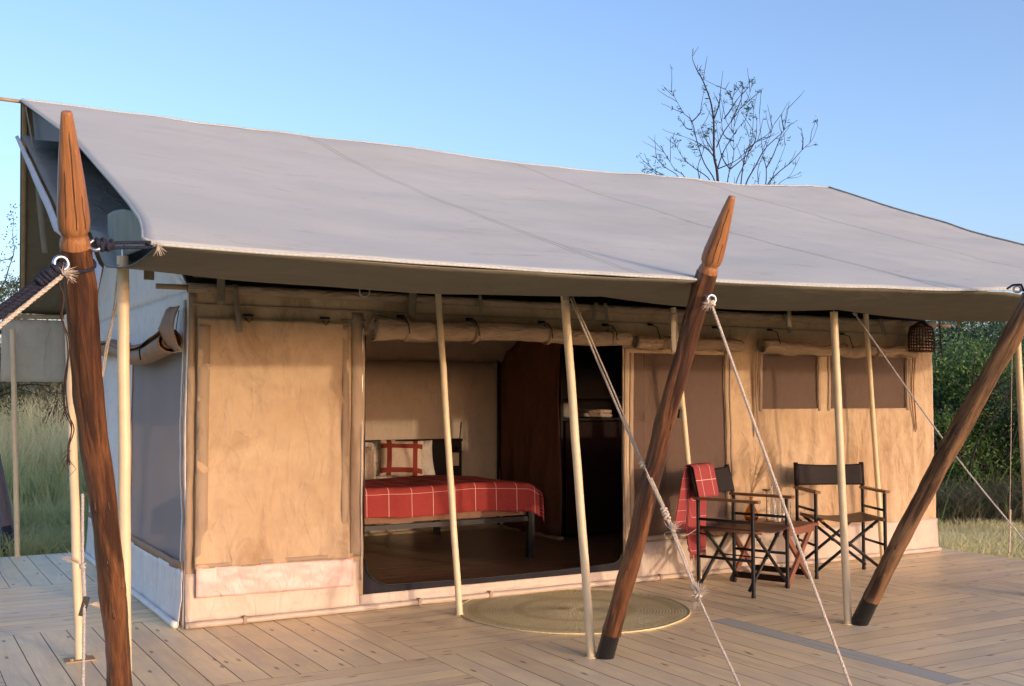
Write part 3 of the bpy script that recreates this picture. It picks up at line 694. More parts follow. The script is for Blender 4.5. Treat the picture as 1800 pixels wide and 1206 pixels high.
# rear slope
def redge(v): return at(36-2*v-14*max(0, v-.9)*10, 178+372*v, 1, RY+2.15*v)
def rearf(u, v):
    L_ = redge(v); x = L_.x+(7.4-L_.x)*u; z = L_.z*(1-u)+(3.6+(2.14-3.6)*v)*u-.04*math.sin(math.pi*v)*math.sin(math.pi*u); return (x, RY+2.15*v, z)
h = B(); h.tube([redge(k/30)+Vector((.03, 0, -.02)) for k in range(30)], .018, 8); obj('rear_hem', h, M['polewood'], fly)
b = B(); b.grid(rearf, 60, 24); obj('rear_slope', b, [M['roof'], M['rearslope']], fly, solid=.006, matoff=1)
def lineR(P, r, mat, nm, parent, n=8): 
    t = B(); t.tube(P, r, n); return obj(nm, t, M[mat], parent)
b = B(); b.grid(lambda u, v: (-.72+.56*u, 3.97+.012*nz(u*3, v*3), 2.13-.57*v), 10, 10); obj('rear_flap', b, M['flapcloth'], fly, solid=.005)
b = B(); b.tube([(-.78, RY+2.12, 2.15), (.4, RY+2.12, 2.17)], .022, 8); obj('rear_bar', b, M['polewood'], fly)
# lining: steep from ridge, flatter over the veranda, nearly level soffit out to the eave
POLX = [-.70, 1.746, 3.628, 5.50, 7.35]
def poleline(x):   # lift at the poles, sag between
    for a, c in zip(POLX, POLX[1:]):
        if a <= x <= c: return -.035*math.sin(math.pi*(x-a)/(c-a))
    return 0
LP = [(1.83, 3.34), (-.20, 2.42), (-1.35, 2.20), (-1.72, 2.03), (-1.88, 1.972)]
def lz(y):
    for (a, za), (c, zc) in zip(LP, LP[1:]):
        if c <= y <= a: return za+(zc-za)*(a-y)/(a-c)
    return LP[-1][1]
def linf(u, v):
    x = -.80+8.22*u; ey, ez = eave(x)
    if v < .7:
        y = 1.83+(-1.88-1.83)*(v/.7); z = lz(y); k = max(0, (v-.55)/.15); z += poleline(x)*k+.012*nz(x*1.5, y*2)
    else:
        t = (v-.7)/.3; yb, zb = -1.88, 1.972+poleline(x); y = yb+(ey+.004+.02*max(0,min(1,(x-2.6)/1.5))-yb)*t; z = zb+(ez-.003-.018*max(0,min(1,(x-2.6)/1.5))-zb)*t-.030*math.sin(math.pi*t)+.006*nz(x*2, t*2)
    x += (.03*math.sin(math.pi*min(1, v/.7)) if u < .5 else 0)*(1-u)
    return (x, y, z)
b = B(); b.grid(linf, 160, 60)
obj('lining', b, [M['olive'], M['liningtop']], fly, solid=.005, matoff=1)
# curled edge strip of the lining on the open left end
b = B(); b.grid(lambda u, v: Vector(linf(0, v*.7))+Vector((-.02-.02*u, 0, -.004-.10*u*(.15+1.0*v)*(1+.2*math.sin(v*9)))), 3, 40); obj('lining_edge', b, [M['palegrey'], M['palegrey']], fly, solid=.004)
# rounded end panel between lining and roof at the left front corner
def endf(u, v):
    px = 190+58*u+8*v*u; top = 384-16*math.sin(math.pi*min(1, u*.9+.08))**.6; bot = 462-26*u; py = top+(bot-top)*v
    return at(px, py, 0, -.70-.04*math.sin(math.pi*(.15+.8*u))*(1-.5*v))
b = B(); b.grid(endf, 16, 12); obj('end_panel', b, M['endcloth'], fly, solid=.005)
sp = [(57, 196), (104, 227), (131, 252), (131, 262), (104, 249), (62, 246)]
b = B(); b.add([at(px, py, 0, -.745) for px, py in sp], [tuple(range(6))]); obj('gable_net', b, M['shade'], fly, sm=False, solid=.004)
# ridge bar end, tapes at the left end
b = B(); b.tube([(-1.25, RY+.02, 3.60), (-.6, RY+.02, 3.595)], .014, 8); obj('ridge_bar', b, M['polewood'], fly)
def tape(pts, wd, mat='tape', axis=(1, 0, 0), nm='webbing_strap', parent=None):
    P = smooth(pts, 5); ax = Vector(axis).normalized(); b = B(); vs = []
    for i, p in enumerate(P): vs += [p-ax*wd/2, p+ax*wd/2]
    b.add(vs, [(2*i, 2*i+1, 2*i+3, 2*i+2) for i in range(len(P)-1)]); return obj(nm, b, M[mat], parent or fly, solid=.003)
tape([at(45, 188, 0, -.80), at(52, 225, 0, -.80), at(58, 262, 0, -.80)], .055, 'tape', (0, 1, 0))
tape([at(66, 305, 1, 2.6), at(70, 360, 1, 2.6), at(79, 445, 1, 2.6)], .045, 'rear')
tape([at(262, 462, 1, -1.5), at(262, 476, 1, -1.5), at(262, 492, 1, -1.5)], .048, 'tape')
for px, py, pb in ((641, 490, 508), (994, 512, 528), (1184, 550, 620), (1387, 545, 575), (1684, 556, 575)):
    tape([at(px, py, 1, -1.84), at(px, (py+pb)/2, 1, -1.85), at(px+1, pb, 1, -1.83)], .035, 'tape')
b = B(); b.tube([at(641+9*math.cos(a), 512+10*math.sin(a), 1, -1.84) for a in [math.pi*2*i/16 for i in range(16)]], .003, 5, closed=True); obj('ring', b, M['ropeg'], fly)
# small frayed tuft at the corner grommet
def tuft(c, d, n, L, r, mat, nm, parent, spread=.5):
    b = B(); d = Vector(d).normalized(); c = Vector(c)
    for i in range(n):
        q = (d+Vector((random.gauss(0, 1), random.gauss(0, 1), random.gauss(0, 1)))*spread*.6).normalized(); l = L*random.uniform(.5, 1.1)
        q2 = (q+Vector((random.gauss(0, .3), random.gauss(0, .3), -.2))).normalized()
        b.tube([c, c+q*l*.5, c+q*l*.5+q2*l*.5], [r, r*.8, r*.3], 4, caps=False)
    return obj(nm, b, M[mat], parent)
CORN = Vector(topf(0, 1))
tuft(CORN+Vector((.01, -.01, .0)), (0, -.3, -1), 26, .045, .0018, 'rope', 'frayed_end', fly, .9)

# ------------------------------------------------------------------ awning poles
POLES = [((-.68, -1.85, 0), at(216, 458, 1, -1.90), .0255, 'cream veranda pole at the front left corner, just right of the tall dark post'),
         ((-.676, -.533, 0), at(121, 560, 1, .12), .025, 'cream pole on a square plate, left of the tent, white cord beside it'),
         ((1.746, -1.856, 0), at(993, 524, 0, 1.746), .024, 'cream veranda pole whose foot touches the middle slanted post'),
         ((3.628, -1.93, 0), at(1466, 554, 0, 3.60), .024, 'cream veranda pole whose foot touches the right slanted post'),
         ((5.50, -1.90, 0), at(1786, 560, 1, -1.87), .024, 'cream pole at the right edge of the view beyond the right slanted post'),
         ((1.646, -.485, 0), at(770, 516, 0, 1.646), .022, 'slender cream pole standing in front of the bed in the open doorway'),
         ((3.86, -.22, 0), at(1184, 545, 1, -.20), .021, 'cream pole behind the left chair, in front of the tall mesh panel'),
         ((5.90, -.215, 0), at(1522, 556, 1, -.25), .022, 'cream pole close behind the right chair with the bare leather back'),
         ((-.56, 3.80, 0), at(22, 583, 1, 3.85), .023, 'cream pole at the rear left edge of the deck under the grey flap')]
for i, (a, t, r, lab) in enumerate(POLES):
    o = thing('awning_pole', lab, 'pole', a, 'cream poles holding up the roof sheet')
    a = Vector(a); t = Vector(t); t = t+(t-a).normalized()*.02
    b = B(); b.tube([a.lerp(t, k/12)+Vector((.004*nz(k*.5, i), .004*nz(k*.5, i+9), 0)) for k in range(13)], r, 12); obj('shaft', b, M['pole'], o, auto=50)
    b = B()
    if i == 1:
        b.box(a.x-.075, a.x+.075, a.y-.055, a.y+.055, 0, .006); b.lathe([(.012, .006), (.012, .014), (.006, .018)], 8, Matrix.Translation((a.x-.045, a.y-.03, 0)))
        obj('base_plate', b, M['polewood'], o, sm=False)
    else:
        b.lathe([(r+.012, 0), (r+.012, .005), (r+.002, .008), (r+.001, .02)], 16, Matrix.Translation(a)); obj('base_plate', b, M['pole'], o, auto=40)
    if i in (0, 2, 3):
        b = B(); b.tube([t-Vector((0, 0, .04)), t+Vector((0, 0, .05))], .006, 6); obj('top_spike', b, M['steel'], o)

# ------------------------------------------------------------------ slanted timber posts
def post(cl, rad, nfoot, neck, mat, label, seed, bolts=()):
    """cl: centre line points base->tip; neck: parameter where the carved tip begins"""
    P = smooth(cl, 12); L = [0]
    for a, c in zip(P, P[1:]): L.append(L[-1]+(c-a).length)
    T = L[-1]; o = thing('timber_post', label, 'post', cl[0], 'slanted timber posts with carved tips')
    def seg(s0, s1, n):
        out = []
        for k in range(n+1):
            s_ = s0+(s1-s0)*k/n; i = max(i for i in range(len(L)) if L[i] <= s_+1e-9); i = min(i, len(P)-2)
            out.append(P[i].lerp(P[i+1], (s_-L[i])/max(1e-6, L[i+1]-L[i])))
        return out
    sn = T*neck if neck < 1 else T
    wob = lambda s_: 1+.08*nz(s_*3, seed)+.05*nz(s_*9, seed)+.02*nz(s_*25, seed)
    p1 = seg(0, nfoot, 10); b = B(); b.tube(p1, [rad*1.01*wob(nfoot*k/10) for k in range(11)], 20, rough=.05, k=seed)
    obj('painted_foot', b, M['black'], o, auto=60)
    p2 = seg(nfoot*.98, sn, 110); b = B(); b.tube(p2, [rad*wob(nfoot+(sn-nfoot)*k/110) for k in range(111)], 28, rough=.15, k=seed); obj('shaft', b, M[mat], o, auto=60)
    if neck < 1:
        tl = T-sn; prof = [(0, 1.0), (.02, 1.0), (.055, .96), (.085, .86), (.10, .82), (.115, .88), (.14, 1.0), (.20, 1.06), (.30, 1.02), (.5, .86), (.7, .68), (.85, .52), (.95, .40), (.985, .36), (1, .30)]
        pts = [seg(sn, T, 1)[0].lerp(seg(sn, T, 1)[1], q) for q, _ in prof]; b = B(); b.tube(pts, [rad*.98*r for _, r in prof], 24, rough=.035, k=seed+2); obj('carved_tip', b, M['tip'], o, auto=60)
        A_, Z_ = seg(sn, T, 1); td = (Z_-A_).normalized(); v = (CP-A_).normalized(); v = (v-td*v.dot(td)).normalized(); sd = td.cross(v)
        for (a_, f0, f1) in ((.15, .12, .88), (-.45, .25, .6), (.7, .16, .42)):
            q = (v*math.cos(a_)+sd*math.sin(a_)); pc = []
            for k in range(13):
                f = f0+(f1-f0)*k/12; R3 = rad*.98*np.interp(f, [p_[0] for p_ in prof], [p_[1] for p_ in prof]); pc.append(A_.lerp(Z_, f)+q*R3*.985+sd*.004*nz(f*9, seed, a_))
            c_ = B(); c_.tube(pc, [.0006]+[.0022]*11+[.0006], 5); obj('crack', c_, M['bark'], o)
    # bark scars and split
    for k in range(5):
        b = B(); s_ = random.uniform(nfoot+.05, sn-.05); i = min(max(i for i in range(len(L)) if L[i] <= s_), len(P)-2); c = P[i].lerp(P[i+1], (s_-L[i])/(L[i+1]-L[i]))
        tdir = (P[i+1]-P[i]).normalized(); v = (CP-c).normalized(); v = (v-tdir*v.dot(tdir)).normalized(); sd = tdir.cross(v); a = random.uniform(-1.0, 1.0)
        q = (v*math.cos(a)+sd*math.sin(a)); pt = c+q*rad*.99; l = random.uniform(.012, .03)
        b.tube([pt-tdir*l, pt+q*.003, pt+tdir*l], [.002, .004, .002], 6); obj('knot', b, M['bark'], o)
    return o, seg, T
pl = ((0, 1, .538), (0, -1.87, 0))
P1c = [Vector((-.705, -1.87, 0))]+[atn(x, y, *pl) for x, y in ((206, 1120), (196, 1010), (183, 900), (171, 815), (160, 720), (150, 620), (140, 500), (131, 420), (126, 350), (117, 196))]
p1, seg1, T1 = post(P1c, .0505, .14, .825, 'post', 'large brown timber post in the left foreground with long orange carved tip', 1)
P2c = [Vector((1.80, -1.90, 0)), at(1112, 975, 0, 1.80), at(1160, 775, 0, 1.80), at(1200, 630, 0, 1.80), at(1243, 480, 0, 1.80), at(1287, 345, 0, 1.80)]
p2, seg2, T2 = post(P2c, .049, .16, .85, 'post', 'slanted brown timber post in front of the doorway, its orange tip against the roof', 2)
P3c = [Vector((3.675, -1.97, 0)), at(1570, 975, 0, 3.68), at(1640, 840, 0, 3.68), at(1715, 705, 0, 3.68), at(1795, 560, 0, 3.68), at(1880, 400, 0, 3.68)]
p3, seg3, T3 = post(P3c, .051, .20, .85, 'post2', 'weathered slanted timber post at the right with streaky bark and black foot', 3)
P4c = [Vector((5.56, -1.95, 0)), (5.56, -2.45, 1.0), (5.56, -3.02, 2.0), (5.56, -3.25, 2.4)]
p4, seg4, T4 = post(P4c, .050, .2, .86, 'post2', 'slanted timber post past the right edge', 4)
P5c = [Vector((-.40, 5.0, -.2)), Vector((-.62, 5.3, .75)), Vector((-.95, 5.7, 2.2))]
a5 = at(17, 975, 1, 4.6); P5c = [a5, at(5, 880, 1, 4.9), at(-20, 770, 1, 5.2), at(-70, 560, 1, 5.7)]
p5, seg5, T5 = post(P5c, .062, .28, 1.0, 'rearpost', 'dark grey slanted post with black foot at the far left edge', 5)
for o in (p4,): o['label'] = 'slanted timber post just past the right edge'

def torus(c, nrm, R, r, n=20, m=8):
    nrm = Vector(nrm).normalized(); u = nrm.orthogonal().normalized(); v = nrm.cross(u); c = Vector(c)
    b = B(); b.tube([c+u*math.cos(a)*R+v*math.sin(a)*R for a in [2*math.pi*i/n for i in range(n)]], r, m, closed=True); return b
# eye bolts
def eyebolt(c, toward, nrm, parent, R=.02, r=.0055):
    b = torus(c, nrm, R, r); c = Vector(c); t = Vector(toward); b.tube([c+(t-c).normalized()*R, t], r, 8); return obj('eye_bolt', b, M['steel'], parent)
def centre(seg, T, f): return seg(0, T*f, 1)[1]
view1 = (CP-P1c[7]).normalized()
e1 = atn(104, 466, *pl)+Vector((-.0, -.05, 0)); eyebolt(e1, atn(125, 462, *pl), view1+Vector((.3, 0, .2)), p1, .023, .0075)
e1b = at(168, 431, 1, -2.92); eyebolt(e1b, at(146, 437, 1, -2.92), view1+Vector((-.2, 0, .6)), p1, .02, .007)
e2 = at(1243, 528, 0, 1.78)+Vector((0, -.03, 0)); eyebolt(e2, at(1236, 520, 0, 1.80), (CP-e2).normalized()+Vector((.5, 0, 0)), p2, .022, .0075)
e2b = at(1213, 492, 0, 1.80); eyebolt(e2b, at(1228, 500, 0, 1.80), (CP-e2b).normalized()+Vector((.5, 0, 0)), p2, .017, .006)
e3 = at(1788, 508, 0, 3.68); eyebolt(e3, at(1806, 512, 0, 3.68), (CP-e3).normalized(), p3, .018, .006)

# ------------------------------------------------------------------ ropes
def ropething(pts, label, mat='rope', r=.007, extra=None, group='guy ropes', nm='guy_rope'):
    o = thing(nm, label, 'rope', pts[0], group); b = B(); b.rope(smooth(pts, 4), r); obj('cord', b, M[mat], o)
    return o
def knot(c, R, mat, parent, n=3, r=.006, axis=(0, 0, 1)):
    b = B(); ax = Vector(axis).normalized(); u = ax.orthogonal().normalized(); v = ax.cross(u); P = []
    for i in range(60):
        a = 2*math.pi*n*i/60; h_ = (i/60-.5)*R*2.0; rr = R*(.75+.25*math.sin(a*1.5)); P.append(Vector(c)+u*math.cos(a)*rr+v*math.sin(a)*rr+ax*h_)
    b.tube(P, r, 6); return obj('knot', b, M[mat], parent)
# middle pole guy: doubled cord with knots and tufts
A0 = at(1003, 524, 1, -1.62); A1 = at(1170, 905, 0, 1.76); A2 = at(1226, 1046, 0, 1.76); A3 = at(1300, 1206, 0, 1.76); Aend = A3+(A3-A2)*.75
o = ropething([A0, at(1085, 716, 0, 1.75), at(1135, 830, 0, 1.76), A1, A2, A3, Aend], 'doubled cream guy rope with knots and frayed tufts, crossing the middle slanted post', r=.0065)
b = B(); b.rope(smooth([at(1007, 523, 1, -1.60), at(1080, 690, 0, 1.75), at(1129, 812, 0, 1.75), at(1172, 905, 0, 1.75)], 4), .0045); obj('cord', b, M['rope'], o)
b = B(); b.rope([at(1132, 812, 0, 1.77), at(1174, 905, 0, 1.775), A2+Vector((.01, 0, 0))], .0055); obj('cord', b, M['rope'], o)
dirn = (A2-A1)
for c in (at(1130, 817, 0, 1.755), at(1168, 898, 0, 1.755), at(1172, 908, 0, 1.755), A2): knot(c, .014, 'rope', o, axis=dirn)
tuft(at(1180, 932, 0, 1.74), (.5, 0, .5), 40, .06, .0016, 'rope', 'frayed_end', o, .9)
tuft(A2, (.3, 0, .7), 70, .065, .0016, 'rope', 'frayed_end', o, 1.3); tuft(A2+Vector((0, 0, -.03)), (-.7, -.2, -.5), 16, .06, .0016, 'rope', 'frayed_end', o, .6)
b = B(); b.tube(smooth([at(1182, 940, 0, 1.74), at(1175, 948, 0, 1.74), at(1168, 938, 0, 1.74), at(1180, 935, 0, 1.74), at(1205, 941, 0, 1.75), at(1224, 930, 1, -1.0)], 6), .0018, 4); obj('loose_twine', b, M['rope'], o)
# guy from the eye bolt of the middle post
Q0 = e2+Vector((.0, 0, -.018)); Q1 = at(1495, 1206, 0, 1.95); 
o = ropething([Q0, Q0.lerp(Q1, .5)+Vector((0, 0, -.012)), Q1, Q1+(Q1-Q0)*.25], 'single white twisted guy rope dropping right from the eye bolt of the middle slanted post', r=.0075)
knot(Q0, .014, 'rope', o, axis=Q1-Q0); tuft(Q0+Vector((-.01, 0, 0)), (-.8, -.2, -.3), 50, .05, .0017, 'rope', 'frayed_end', o, .6)
# guy right of the chairs
W0 = at(1503, 552, 1, -1.86); W1 = at(1665, 782, 0, 3.9); W2 = at(1800, 950, 0, 4.1)
o = ropething([W0, W1, W2, W2+(W2-W1)*1.2], 'thin grey guy rope crossing diagonally over the far right corner of the tent', 'ropeg', .0052)
knot(W0, .01, 'ropeg', o, axis=W1-W0, r=.003)
# hanging cord right edge
o = ropething([at(1779, 616, 1, -.6), at(1777, 780, 1, -.6), at(1775, 898, 1, -.6)], 'thin straight cord hanging down at the far right behind the right slanted post', 'rope', .003)
b = B(); b.rope([at(1776, 896, 1, -.6), at(1774, 972, 1, -.6)], .009); obj('cord', b, M['rope'], o)
# left: navy ropes to the left and to the roof corner
L0 = e1+Vector((0, -.01, -.01))
L1 = atn(0, 588, *pl)+Vector((-.1, -.15, 0))
o = thing('guy_rope', 'thick navy guy ropes with a cream strand leaving the lower left', 'rope', L0, 'guy ropes')
for dz, dx in ((.012, 0), (-.012, .006), (-.032, .0)):
    b = B(); b.rope([L0+Vector((dx, 0, dz*.5)), L1+Vector((0, 0, dz))+(L1-L0)*.5], .0095, .05); obj('cord', b, M['navy'], o)
b = B(); b.rope([L0+Vector((.0, -.02, -.035)), L1+Vector((0, -.02, -.075))+(L1-L0)*.5], .0085); obj('cord', b, M['rope'], o)
knot(L0+(L1-L0)*.12, .024, 'navy', o, 4, .009, L1-L0); knot(L0+(L1-L0)*.22, .020, 'navy', o, 3, .008, L1-L0)
tuft(L0+Vector((.0, -.03, -.03)), (.7, 0, .1), 60, .05, .0018, 'rope', 'frayed_end', o, .8)
o = thing('guy_rope', 'short doubled navy rope tying the roof corner to the left foreground post', 'rope', e1b, 'guy ropes')
for dz in (.008, -.010):
    b = B(); b.rope([e1b+Vector((.01, 0, dz)), CORN+Vector((-.01, 0, dz-.002))], .0062, .035); obj('cord', b, M['navy'], o)
knot(e1b+(CORN-e1b)*.12, .020, 'navy', o, 4, .008, CORN-e1b); knot(e1b+(CORN-e1b)*.24, .015, 'navy', o, 3, .007, CORN-e1b)
# loop of navy rope round the post
c1 = atn(134, 462, *pl); ax = (P1c[8]-P1c[7]).normalized(); u = ax.orthogonal().normalized(); v = ax.cross(u)
b = B(); b.rope([c1+(u*math.cos(a)+v*math.sin(a))*.060+ax*.012*math.sin(a) for a in [2*math.pi*i/24 for i in range(25)]], .0065, .03); obj('rope_loop', b, M['navy'], p1)
# grey vine hanging down the post
vo = thing('dangling_twine', 'thin dark tangled twine hanging down the left side of the left foreground post', 'twine', atn(120, 470, *pl))
b = B()
for k in range(3):
    P = [atn(x+random.uniform(-3, 3), y, *pl)+Vector((-.03, -.055-.01*k, 0)) for x, y in ((124, 472), (117, 500), (124, 525), (121, 560), (131, 600), (129, 640), (124, 680), (127, 720), (139, 752), (131, 785), (132, 815))]
    b.tube(smooth(P, 5), .0022, 5)
for k in range(7): 
    p = atn(134, 785+4*k, *pl)+Vector((-.03, -.06, 0)); b.tube([p, p+Vector((random.uniform(-.03, .03), 0, -.03)), p+Vector((random.uniform(-.04, .03), 0, -.06))], [.002, .0015, .0006], 4)
obj('strand', b, M['wire'], vo)
# ropes beside the front left pole
o = ropething([at(208, 470, 1, -1.88), at(198, 555, 1, -1.6), at(186, 610, 1, -1.4), at(178, 668, 1, -1.25)], 'looped cream cord hanging between the front left pole and the tall foreground post', 'rope', .0045)
b = B(); b.rope(smooth([at(212, 468, 1, -1.88), at(206, 530, 1, -1.6), at(196, 575, 1, -1.45), at(180, 664, 1, -1.25)], 4), .0045); obj('cord', b, M['rope'], o)
knot(at(209, 505, 1, -1.75), .012, 'rope', o); knot(at(211, 466, 1, -1.90), .016, 'rope', o, 3, .004)
# vertical white cord by the pole on the plate
o = ropething([at(145, 868, 1, -1.05), at(145, 985, 1, -1.05), at(148, 1065, 1, -1.1), at(146, 1206, 1, -1.15), at(146, 1300, 1, -1.2)], 'white cord hanging beside the left plated pole with grey tensioner and tassels', 'ropeg', .0085)
b = B(); b.rope([at(147, 990, 1, -1.06), at(150, 1050, 1, -1.08)], .006); obj('cord', b, M['ropeg'], o)
c = at(150, 1066, 1, -1.1); b = B(); b.bar(at(153, 1049, 1, -1.1), at(143, 1083, 1, -1.1), .012, .03); obj('tensioner', b, M['iron'], o, sm=False)
knot(at(145, 995, 1, -1.06), .012, 'ropeg', o)
tuft(at(142, 992, 1, -1.06), (-.9, 0, .6), 30, .10, .0016, 'rope', 'frayed_end', o, .25); tuft(at(157, 1062, 1, -1.1), (1, 0, -.1), 34, .10, .0016, 'rope', 'frayed_end', o, .25)
# tensioner hanging beside the pole behind the left chair
o = thing('cord_tensioner', 'black cord tensioner on frayed twine hanging right of the middle slanted post', 'cord', at(1198, 700, 1, -.30))
b = B(); b.tube(smooth([at(1199, 620, 1, -.26), at(1199, 700, 1, -.28), at(1194, 715, 1, -.28)], 4), .003, 5); b.tube(smooth([at(1199, 700, 1, -.28), at(1192, 716, 1, -.28), at(1184, 726, 1, -.28)], 4), .0025, 5); obj('cord', b, M['rope'], o)
b = B(); b.bar(at(1196, 720, 1, -.30), at(1194, 735, 1, -.30), .022, .02); obj('tensioner', b, M['iron'], o, sm=False)
# rope ties at roof eyelets
o = thing('eyelet_tie', 'navy cord loop joining the roof edge to the top of the right slanted post', 'rope', e3)
b = B(); b.rope([at(1770, 508, 0, 3.68), at(1780, 501, 0, 3.67), at(1795, 500, 0, 3.67), at(1800, 512, 0, 3.67)], .006, .03); obj('cord', b, M['navy'], o)
o = thing('eyelet_tie', 'small black hook tying the roof edge to the middle slanted post', 'rope', e2b)
b = B(); b.rope([at(1200, 490, 0, 1.80), at(1207, 488, 0, 1.80), at(1217, 491, 0, 1.80)], .005, .03); obj('cord', b, M['navy'], o)

# ------------------------------------------------------------------ bed
bed = thing('bed', 'low bed with black metal frame and dark headboard inside the open doorway', 'bed', (2.4, 1.5, 0))
b = B(); b.box(1.3, 3.36, 1.42, 1.46, .335, .375); b.box(3.32, 3.36, 1.46, 3.4, .335, .375); b.box(1.3, 3.32, 3.36, 3.40, .325, .385); obj('frame', b, M['iron'], bed, sm=False)
for (x, y) in ((3.33, 1.44), (3.33, 3.3), (1.35, 1.44), (1.35, 3.3)):
    b = B(); b.box(x-.028, x+.028, y-.028, y+.028, .012, .44 if y < 2 else .32); obj('leg', b, M['iron'], bed, sm=False)
b = B(); b.box(1.32, 3.31, 1.465, 3.40, .386, .46); obj('valance', b, M['mattress'], bed, sm=False)
def rbox(b, x0, x1, y0, y1, z0, z1, nu=24, r=.05, amp=.01, k=0):
    """soft rounded slab: superellipse sweep"""
    cx, cy, cz = (x0+x1)/2, (y0+y1)/2, (z0+z1)/2; hx, hy, hz = (x1-x0)/2, (y1-y0)/2, (z1-z0)/2
    vs = []; n = nu; m_ = nu//2; e = .35
    f = lambda t, h: h*(abs(t)**e)*(1 if t >= 0 else -1)
    for j in range(m_+1):
        ph = -math.pi/2+math.pi*j/m_
        for i in range(n):
            th = 2*math.pi*i/n; c = abs(math.cos(ph))**e
            p = Vector((cx+f(math.cos(th), hx)*c, cy+f(math.sin(th), hy)*c, cz+f(math.sin(ph), hz)))
            d = amp*nz(p.x*5, p.y*5, p.z*5, 1, k); vs.append(p+Vector((d, d, d)))
    fs = [(j*n+i, j*n+(i+1) % n, (j+1)*n+(i+1) % n, (j+1)*n+i) for j in range(m_) for i in range(n)]
    return b.add(vs, fs)
b = B(); rbox(b, 1.33, 3.33, 1.48, 3.42, .45, .63, 48); obj('mattress', b, M['linen'], bed)
b = B(); b.box(1.1, 3.70, 3.46, 3.52, .30, .965); obj('headboard', b, M['darkwood'], bed, sm=False)
b = B(); b.box(1.1, 3.70, 3.44, 3.53, .955, .985); obj('headboard_cap', b, M['reddark'], bed, sm=False)
b = B(); b.box(3.55, 3.66, 3.45, 3.458, .70, .84); obj('socket_plate', b, M['cream'], bed, sm=False)
b = B(); b.tube(smooth([(3.66, 3.44, .95), (3.66, 3.40, 1.12), (3.63, 3.34, 1.16), (3.60, 3.30, 1.10)], 6), .006, 6); b.lathe([(.03, 0), (.022, .05), (.008, .07)], 12, Matrix.Translation((3.62, 3.36, .84))); obj('reading_lamp', b, M['iron'], bed)
# throw
thr = thing('bed_throw', 'red woven throw with thin white check lines spread over the foot of the bed', 'throw', (2.4, 1.5, .6))
def throwf(u, v):
    x = 1.20+2.22*u; s_ = v*1.35   # v: 0 at head side, 1 at lower front hem
    flat = .95
    zt = .665+.02*math.sin(x*5)*.5+.012*nz(x*3, v*4)+.015*math.sin(u*math.pi)
    if s_ < flat: y = 2.40-s_; z = zt
    else:
        t = s_-flat; y = 1.45-.035*math.sin(min(1, t/.08)*math.pi/2)-.03*t; z = zt-.03*0-max(0, t-.02)*.62-.005
        y += .010*math.sin(x*17+nz(x)*3)
    dx = 0
    if u > .94:
        k = (u-.94)/.06; z -= .045*k*k; dx = -.01*k
    return (x+dx, y, z)
b = B(); b.grid(throwf, 110, 50, flow=lambda u, v: (2.22*u, v*1.35-.02, 0)); obj('cloth', b, M['red'], thr, solid=.008)
b = B()
for k in range(16):
    p = Vector(throwf(1, .45+.035*k)); b.tube([p, p+Vector((.03, -.005, -.02)), p+Vector((.045, -.005, -.07))], [.005, .006, .002], 5)
obj('fringe', b, M['redchair'], thr)
def pillow(name, label, c, w_, h_, d, mat, tilt, yaw=0, cat='pillow', group=None, roll_=0):
    o = thing(name, label, cat, c, group); b = B(); m = Matrix.Translation(c) @ Matrix.Rotation(yaw, 4, 'Z') @ Matrix.Rotation(tilt, 4, 'X') @ Matrix.Rotation(roll_, 4, 'Y')
    for sgn in (1, -1):
        def pf(u, v):
            x, z = (u-.5)*2, (v-.5)*2; t = (1-abs(x)**2.6)*(1-abs(z)**2.6); t = max(0, t)**.55
            pin = 1-.07*(1-abs(z)**2) if abs(x) > .0 else 1; px_ = x*w_/2*(1-.06*(1-z*z)*abs(x)); pz_ = z*h_/2*(1-.06*(1-x*x)*abs(z))
            return m @ Vector((px_, -sgn*d/2*t*(1+.12*nz(x*2, z*2, sgn)), pz_))
        b.grid(pf, 24, 24, flow=lambda u, v: ((u-.5)*w_, 0, (v-.5)*h_))
    obj('cover', b, M[mat], o); return o
pillow('pillow', 'white pillow standing against the headboard behind the left of the plaid cushion', (2.52, 3.18, .80), .62, .40, .18, 'linen', R_(-16))
pillow('pillow', 'white pillow against the headboard, its right end showing past the plaid cushion', (3.02, 3.28, .80), .50, .38, .18, 'linen', R_(-18), R_(-8))
pillow('pillow', 'cream pillow slanting at the left door edge of the bed', (2.38, 3.02, .78), .34, .34, .14, 'towel', R_(-10), R_(20))
pillow('cushion', 'square cream cushion with rust plaid bands leaning on the bed pillows', (2.78, 2.96, .825), .42, .36, .15, 'plaid', R_(-14), R_(-18), 'cushion', roll_=R_(2))

# ------------------------------------------------------------------ cabinet with towels
cab = thing('wardrobe', 'tall black open wardrobe at the right inside the doorway beyond the rust partition', 'wardrobe', (4.65, 2.6, 0))
b = B(); b.box(4.28, 4.31, 2.42, 2.86, .012, 1.98); b.box(5.30, 5.33, 2.42, 2.86, .012, 1.98); b.box(4.31, 5.30, 2.84, 2.86, .012, 1.98); obj('carcass', b, M['darkwood'], cab, sm=False)
for z in (.30, .75, 1.195, 1.42, 1.955):
    b = B(); b.box(4.311, 5.299, 2.43, 2.838, z-.012, z+.012); obj('shelf', b, M['darkwood'], cab, sm=False)
b = B(); b.box(4.33, 5.29, 2.405, 2.425, .05, 1.17); obj('door', b, M['reddark'], cab, sm=False)
for i, (x, z, w_) in enumerate(((4.78, 1.235, .36), (4.80, 1.275, .30))):
    o = thing('folded_towel', 'folded beige towel on the wardrobe shelf, %s of the two' % ('lower' if i == 0 else 'upper'), 'towel', (x, 2.52, z)); b = B(); rbox(b, x-w_/2, x+w_/2, 2.44, 2.72, z-.022, z+.022, 24, k=i); obj('fold', b, M['towel'], o)
